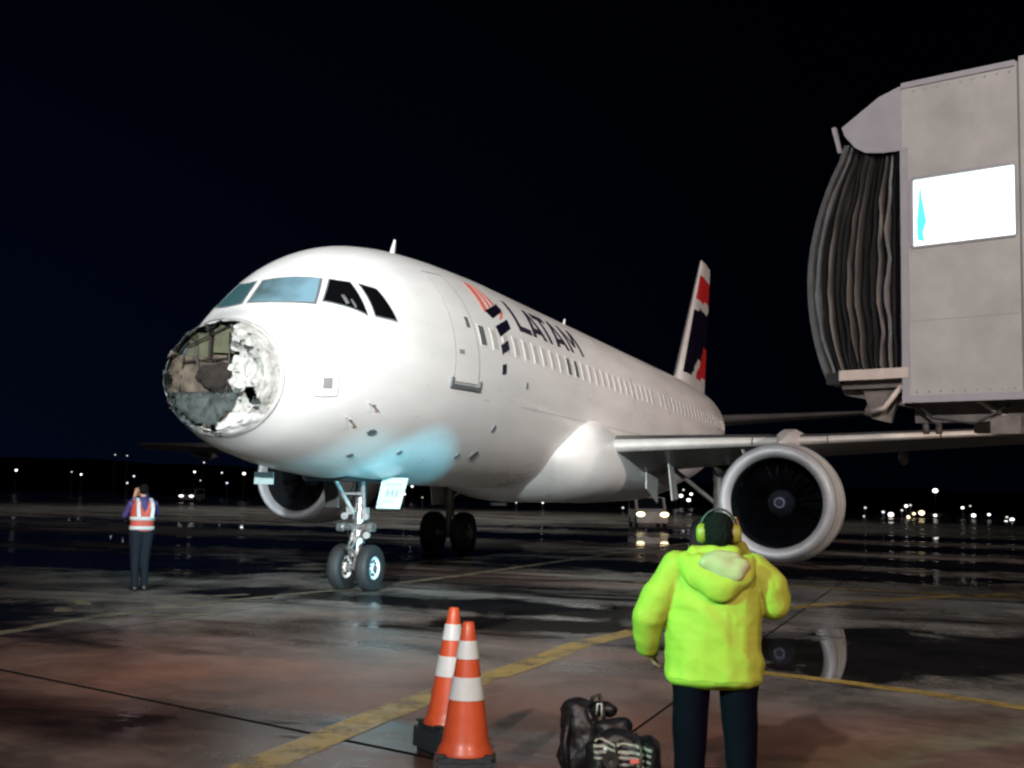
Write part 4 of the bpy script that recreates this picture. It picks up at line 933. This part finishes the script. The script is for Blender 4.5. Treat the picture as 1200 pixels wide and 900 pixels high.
# --- worker in the lime jacket, back to the camera (local x right, y away, z up)
def at_ground(px, dep):
    p = pix(px, 570, dep); p.z = 0; return p
wp = pix(838, 590, 6.35); wp.z = 0
wk = empty('person', wp, 'worker in a lime hi-vis hooded jacket and yellow ear defenders seen from behind', 'person', None, YAW-PI/2-math.radians(8)) 
def folds(p):
    q = Vector((p.x*3.2+.9*p.z, p.y*3, p.z*4.2+1.2*p.x)); r1 = 1-abs(noise.noise(q))*2.4; r2 = 1-abs(noise.noise(q*2.3+Vector((7, 1, 3))))*2.6
    return .014*max(-.5, r1)+.004*max(-.3, r2)+.008*noise.noise(p*4)-.006
legs = [[(-.115, 0, .80, .115, .13, .10), (-.125, .0, .50, .098, .105, .1), (-.13, .01, .12, .078, .085, .08), (-.13, .0, .07, .07, .08, .05)],
        [(.120, 0, .80, .115, .13, .10), (.135, .02, .50, .098, .105, .1), (.15, .02, .12, .078, .085, .08), (.15, .02, .07, .07, .08, .05)], [(-.08, 0, .86, .13, .13, .10), (.08, 0, .86, .13, .13, .10)]]
fused('trousers', legs, .014, 'trouser', wk, 2, lambda p: .008*noise.noise(Vector((p.x*7, p.y*7, p.z*6))))
for x, y in ((-.13, .05), (.15, .07)): fused('boot', [[(x, y-.06, .05, .055, .06, .045), (x, y+.10, .04, .05, .07, .035)], [(x, y-.05, .06, .05, .05, .05), (x, y-.05, .16, .055, .06, .06)]], .01, 'black', wk, 1)
jk = [[(0, 0, .685, .262, .175, .06), (0, 0, .80, .262, .178, .1), (0, 0, 1.0, .255, .175, .1), (0, 0, 1.17, .245, .165, .1), (0, .0, 1.275, .215, .135, .08), (0, .0, 1.345, .11, .09, .05)],
      [(-.20, 0, 1.26, .088), (-.295, -.015, 1.115, .092, .095, .09), (-.35, -.01, 1.0, .086), (-.362, .03, .90, .072), (-.358, .07, .835, .062)],
      [(.20, 0, 1.26, .090), (.285, .02, 1.18, .095), (.315, .05, 1.09, .092), (.27, .16, 1.13, .075), (.20, .20, 1.24, .062), (.14, .18, 1.36, .05)]]
jacket = fused('jacket', jk, .012, 'hivis', wk, 2, folds)
hood = fused('hood', [[(-.155, -.05, 1.30, .055, .06, .05), (-.09, -.135, 1.235, .075, .05, .065), (0.02, -.165, 1.17, .09, .05, .075), (.12, -.135, 1.225, .075, .05, .065), (.175, -.05, 1.29, .055, .06, .05)], [(-.07, -.11, 1.30, .07, .05, .05), (.09, -.11, 1.30, .07, .05, .05)], [(-.10,-.04,1.355,.04,.05,.03),(.0,-.06,1.36,.06,.04,.03),(.10,-.04,1.355,.04,.05,.03)]], .009, 'hivis', jacket, 2, lambda p: .010*noise.noise(Vector((p.x*14, p.y*9, p.z*12)))+.012*abs(noise.noise(Vector((p.x*7+9, p.y*4, p.z*7)))))
fused('hood_lining', [[(-.02, -.170, 1.30, .07, .03, .05), (.07, -.183, 1.255, .085, .03, .05), (.14, -.150, 1.29, .04, .03, .035)], [(.03, -.15, 1.335, .10, .03, .03)]], .008, 'lining', hood, 2, lambda p: .012*noise.noise(Vector((p.x*12, p.y*9, p.z*14))))
bvj = BVHTree.FromPolygons([v.co.copy() for v in jacket.data.vertices], [tuple(p.vertices) for p in jacket.data.polygons])
def stitched(name, pts, wd, m_, lift=.003):
    bm = bmesh.new(); rows = []
    for k, (x, z) in enumerate(pts):
        d_ = Vector((pts[min(k+1, len(pts)-1)][0]-pts[max(k-1, 0)][0], 0, pts[min(k+1, len(pts)-1)][1]-pts[max(k-1, 0)][1])).normalized(); s_ = Vector((-d_.z, 0, d_.x))*wd/2; row = []
        for sg_ in (-1, 1):
            h_ = bvj.ray_cast(Vector((x, -1, z))+s_*sg_, Vector((0, 1, 0)))[0]
            if h_ is None: break
            row.append(bm.verts.new(h_+Vector((0, -lift, 0))))
        if len(row) == 2: rows.append(row)
    for a, b in zip(rows, rows[1:]): bm.faces.new((a[0], a[1], b[1], b[0]))
    return build(name, bm, m_, jacket, True)
M['seamlime'] = mat('jacket_seam_thread', (.15, .20, .02), .8)  # darker lime thread for the hem
stitched('hem_seam', [(-.235+.0235*k, .685+.004*math.sin(k)) for k in range(21)], .004, M['seamlime'])
hd = head(wk, (.02, .015, 1.455), 1.02)
fused('hair', [[(.02, .0, 1.482, .083, .095, .086)], [(.02, -.028, 1.44, .078, .075, .07), (.02, -.035, 1.395, .06, .05, .03)]], .007, 'hair', wk, 1, lambda p: .005*noise.noise(p*40)+.004*noise.noise(p*80))
ed = None
for sx in (-1, 1):
    bm = bmesh.new(); lathe(bm, [(-.02, .002), (-.02, .044), (-.005, .048), (.018, .042), (.028, .026), (.030, .002)], (.02+sx*.092, .0, 1.45), (sx, 0, 0), 20)
    bmesh.ops.transform(bm, matrix=Matrix.Translation((0, 0, 1.45)) @ Matrix.Diagonal((1, .85, 1.15, 1)) @ Matrix.Translation((0, 0, -1.45)), verts=bm.verts); build('ear_defender', bm, M['muff'], hd, True, 50)
bm = bmesh.new(); tube(bm, [(.02+math.cos(a)*.102, .0, 1.455+math.sin(a)*.128) for a in [PI*k/16 for k in range(17)]], .007, 8); build('headband', bm, M['black'], hd, True)
hand('hand', wk, (-.338, .115, .865), (.05, .12, -1), (.2, 1, 0), curl=.4)
hand('hand', wk, (.125, .165, 1.405), (-.25, -.1, 1), (-1, .1, 0), curl=.5)

# --- worker by the nose, arms raised to the face
w2 = Vector((2.95, 2.75, 0)); W2 = empty('person', w2, 'worker in an orange-red reflective vest with raised arms, left of the nose', 'person', None, YAW-PI/2+math.radians(35))
fused('trousers', [[(-.08, 0, .92, .12, .12, .1), (-.085, .0, .5, .078, .085, .08), (-.08, -.02, .11, .055, .06, .06)], [(.08, 0, .92, .12, .12, .1), (.07, .02, .5, .078, .085, .08), (.09, .03, .11, .055, .06, .06)], [(-.06, 0, .95, .13, .12, .1), (.06, 0, .95, .13, .12, .1)]], .014, 'jeans', W2, 2, lambda p: .006*noise.noise(p*8))
for x, y in ((-.08, .04), (.09, .09)): fused('boot', [[(x, y-.07, .045, .045, .05, .045), (x, y+.09, .035, .042, .06, .033)], [(x, y-.06, .06, .045, .045, .05), (x, y-.06, .13, .05, .05, .05)]], .01, 'black', W2, 1)
tor = [[(0, 0, .98, .17, .125, .1), (0, 0, 1.15, .175, .125, .1), (0, 0, 1.32, .185, .125, .1), (0, 0, 1.41, .15, .10, .06), (0, 0, 1.47, .06, .06, .05)]]
arms = [[(-.19, 0, 1.38, .062), (-.25, .10, 1.20, .052), (-.23, .17, 1.17, .048), (-.13, .22, 1.34, .040), (-.085, .20, 1.47, .034)],
        [(.19, 0, 1.38, .062), (.26, .10, 1.24, .052), (.24, .17, 1.25, .046), (.16, .20, 1.42, .038), (.11, .18, 1.53, .034)]]
sh = fused('shirt', tor+arms, .012, 'shirt', W2, 2)
def ell(z, k=1.03, a=.178, b=.13): return [Vector((math.cos(t)*a*k, math.sin(t)*b*k, z)) for t in [2*PI*i/40 for i in range(40)]]
vs_ = fused('vest', [[(0, 0, .97, .185, .138, .05), (0, 0, 1.12, .19, .140, .08)], [(0, 0, 1.12, .19, .140, .08), (-.10, 0, 1.35, .095, .135, .06), (-.10, 0, 1.41, .07, .11, .04)], [(0, 0, 1.12, .19, .14, .08), (.10, 0, 1.35, .095, .135, .06), (.10, 0, 1.41, .07, .11, .04)]], .01, 'vest', W2, 1, lambda p: .004*noise.noise(p*12))
for z in (1.00, 1.15):
    bm = bmesh.new(); loft(bm, [ell(z-.03, 1.10+.02), ell(z+.03, 1.10+.02)], caps=False); b_ = build('reflective_band', bm, M['vband'], vs_, True); b_.modifiers.new('t', 'SOLIDIFY').thickness = .008
for sx in (-1, 1):
    bm = bmesh.new(); pts = [(sx*.10, -.155, 1.16), (sx*.115, -.155, 1.30), (sx*.11, -.13, 1.40), (sx*.105, -.05, 1.475), (sx*.105, .05, 1.475), (sx*.11, .13, 1.40), (sx*.115, .155, 1.30), (sx*.10, .155, 1.16)]
    a = [bm.verts.new((p[0]-.028, p[1], p[2])) for p in pts]; b = [bm.verts.new((p[0]+.028, p[1], p[2])) for p in pts]
    for k in range(len(pts)-1): bm.faces.new((a[k], b[k], b[k+1], a[k+1]))
    o = build('reflective_strap', bm, M['vband'], vs_); o.modifiers.new('t', 'SOLIDIFY').thickness = .008
head(W2, (0, .02, 1.60), .96)
fused('hair', [[(0, .0, 1.63, .076, .088, .078)], [(0, -.02, 1.59, .072, .065, .06)]], .008, 'hair', W2, 1, lambda p: .004*noise.noise(p*50))
hand('hand', W2, (-.08, .19, 1.50), (.3, -.2, 1), (1, 0, 0), curl=.6, s=.95); hand('hand', W2, (.10, .17, 1.56), (-.25, -.2, 1), (-1, 0, 0), curl=.6, s=.95)

# ------------------------------------------------------------------ traffic cones
def cone():
    t = bpy.data.objects.new('traffic_cone', None); COL.objects.link(t)
    R1, R2, z0, z1 = .143, .034, .19, .90
    rad = lambda z: R1+(R2-R1)*((z-z0)/(z1-z0))
    bm = bmesh.new(); pr = [(z0-.01, R1+.016), (z0+.010, R1+.014), (z0+.03, R1)]+[(z0+(z1-z0)*k/10, rad(z0+(z1-z0)*k/10)) for k in range(1, 11)]+[(z1+.008, R2-.006), (z1+.008, R2-.012), (z1-.1, R2-.005)]
    lathe(bm, pr, (0, 0, 0), (0, 0, 1), 40); build('cone_body', bm, M['cone'], t, True, 50)
    for a, b in ((.480, .605), (.705, .805)):
        bm = bmesh.new(); lathe(bm, [(a, rad(a)-.002), (a, rad(a)+.004), (b, rad(b)+.004), (b, rad(b)-.002)], (0, 0, 0), (0, 0, 1), 40); build('reflective_collar', bm, M['reflect'], t, True, 50)
    bm = bmesh.new(); box(bm, (0, 0, .091), (.35, .35, .182), None, .03); build('cone_base', bm, M['conebase'], t, False)
    for sx, sy in ((-1, -1), (1, -1), (1, 1), (-1, 1)):
        bm = bmesh.new(); box(bm, (sx*.13, sy*.13, .186), (.05, .05, .016), None, .004); build('base_stud', bm, M['conebase'], t)
    return t
c1 = cone(); p = pix(553, 570, 6.75); c1.location = (p.x, p.y, 0); c1.rotation_euler = (0, 0, math.radians(22)); tag(c1, 'orange traffic cone with two white bands, nearer of the pair', 'traffic cone', 'traffic cones')
c2 = copy_tree(c1); p = pix(532, 570, 7.58); c2.location = (p.x, p.y, 0); c2.rotation_euler = (0, math.radians(1.5), math.radians(-40)); tag(c2, 'orange traffic cone half hidden behind the nearer cone', 'traffic cone', 'traffic cones')

# ------------------------------------------------------------------ bags beside the worker
bp_ = pix(695, 570, 6.9); b1 = empty('backpack', (bp_.x, bp_.y, 0), 'black backpack slumped on the apron left of the striped bag', 'backpack', 'bags at the worker\'s feet', YAW-PI/2)
crinkle = lambda p: .022*noise.noise(Vector((p.x*7, p.y*7, p.z*6)))+.012*noise.noise(p*16)+.006*abs(noise.noise(p*30))
fused('pack_body', [[(-.03, 0, .14, .15, .14, .12), (-.05, 0, .30, .12, .12, .1), (-.07, 0, .42, .08, .09, .05)], [(.0, -.10, .16, .10, .06, .1)], [(-.09, .02, .40, .07, .08, .05), (.10, .05, .40, .06, .05, .04)]], .010, 'bag', b1, 1, crinkle)
bm = bmesh.new(); tube(bm, [(.0, -.04, .42), (.01, -.06, .485), (.05, -.05, .50), (.075, -.04, .42), (.08, -.10, .33)], .012, 8); build('strap', bm, M['bag'], b1, True)
bm = bmesh.new(); tube(bm, [(-.12, -.10, .40), (-.15, -.15, .25), (-.13, -.16, .10)], .014, 8); build('strap', bm, M['bag'], b1, True)
bm = bmesh.new(); tube(bm, [(.03, -.12, .40), (.035, -.14, .465), (.055, -.14, .465), (.06, -.12, .39)], .006, 6); build('buckle', bm, M['reflect'], b1, True)
bq = pix(727, 570, 6.75); b2 = empty('striped_bag', (bq.x, bq.y, 0), 'dark duffel bag with pale grey stripes beside the worker in lime', 'bag', 'bags at the worker\'s feet', YAW-PI/2+.1); b2.scale = (.88, .92, .95)
body = fused('bag_body', [[(-.13+.085*i, 0, .09, .075, .13, .07), (-.13+.085*i, 0, .215+.02*math.sin(i*2), .075, .125, .07)] for i in range(5)]+[[(-.15, 0, .24, .06, .1, .05), (.0, .01, .30, .11, .09, .04), (.19, 0, .23, .06, .1, .05)], [(-.06, .08, .34, .08, .06, .05), (.06, .09, .35, .06, .05, .05)]], .010, 'bag', b2, 2, lambda p: .45*crinkle(p))
bvh = BVHTree.FromPolygons([v.co.copy() for v in body.data.vertices], [tuple(p.vertices) for p in body.data.polygons])
def stripe(x0, x1, z, sag, hw_=.0075):
    bm = bmesh.new(); rows = []
    for k in range(19):
        t_ = k/18; x = x0+(x1-x0)*t_; zc_ = z+sag*math.sin(PI*t_)-.03*(t_-.5)+.004*noise.noise(Vector((x*30, z*30, 0))); row = []
        for dz in (-hw_, hw_):
            h_ = bvh.ray_cast(Vector((x, -1, zc_+dz)), Vector((0, 1, 0)))[0]
            row.append(bm.verts.new((h_ if h_ else Vector((x, -.12, zc_+dz)))+Vector((0, -.005, 0))))
        rows.append(row)
    for a, b in zip(rows, rows[1:]): bm.faces.new((a[0], a[1], b[1], b[0]))
    o = build('stripe', bm, M['stripe'], b2, True); o.modifiers.new('t', 'SOLIDIFY').thickness = .006
for k in range(4): stripe(-.17, -.035, .285-.033*k, .012)
for k in range(6): stripe(-.02+.004*k, .20-.003*k, .255-.036*k, .012, .0085)
bm = bmesh.new(); box(bm, (.085, -.178, .195), (.075, .012, .028), None, .004); build('badge', bm, M['badge'], b2)
bm = bmesh.new(); tube(bm, [(.10, -.10, .34), (.115, -.19, .27), (.11, -.20, .16), (.09, -.19, .07)], .010, 8); build('handle', bm, M['black'], b2, True)
bm = bmesh.new(); lathe(bm, [(0, .052), (.02, .05), (.02, .03), (.01, .002)], (-.075, -.165, .20), (0, -1, 0), 20); build('side_pocket', bm, M['black'], b2, True, 40)
bm = bmesh.new(); bmesh.ops.create_uvsphere(bm, u_segments=10, v_segments=8, radius=.014, matrix=Matrix.Translation((-.11, -.175, .265))); build('zip_pull', bm, M['reflect'], b2, True)
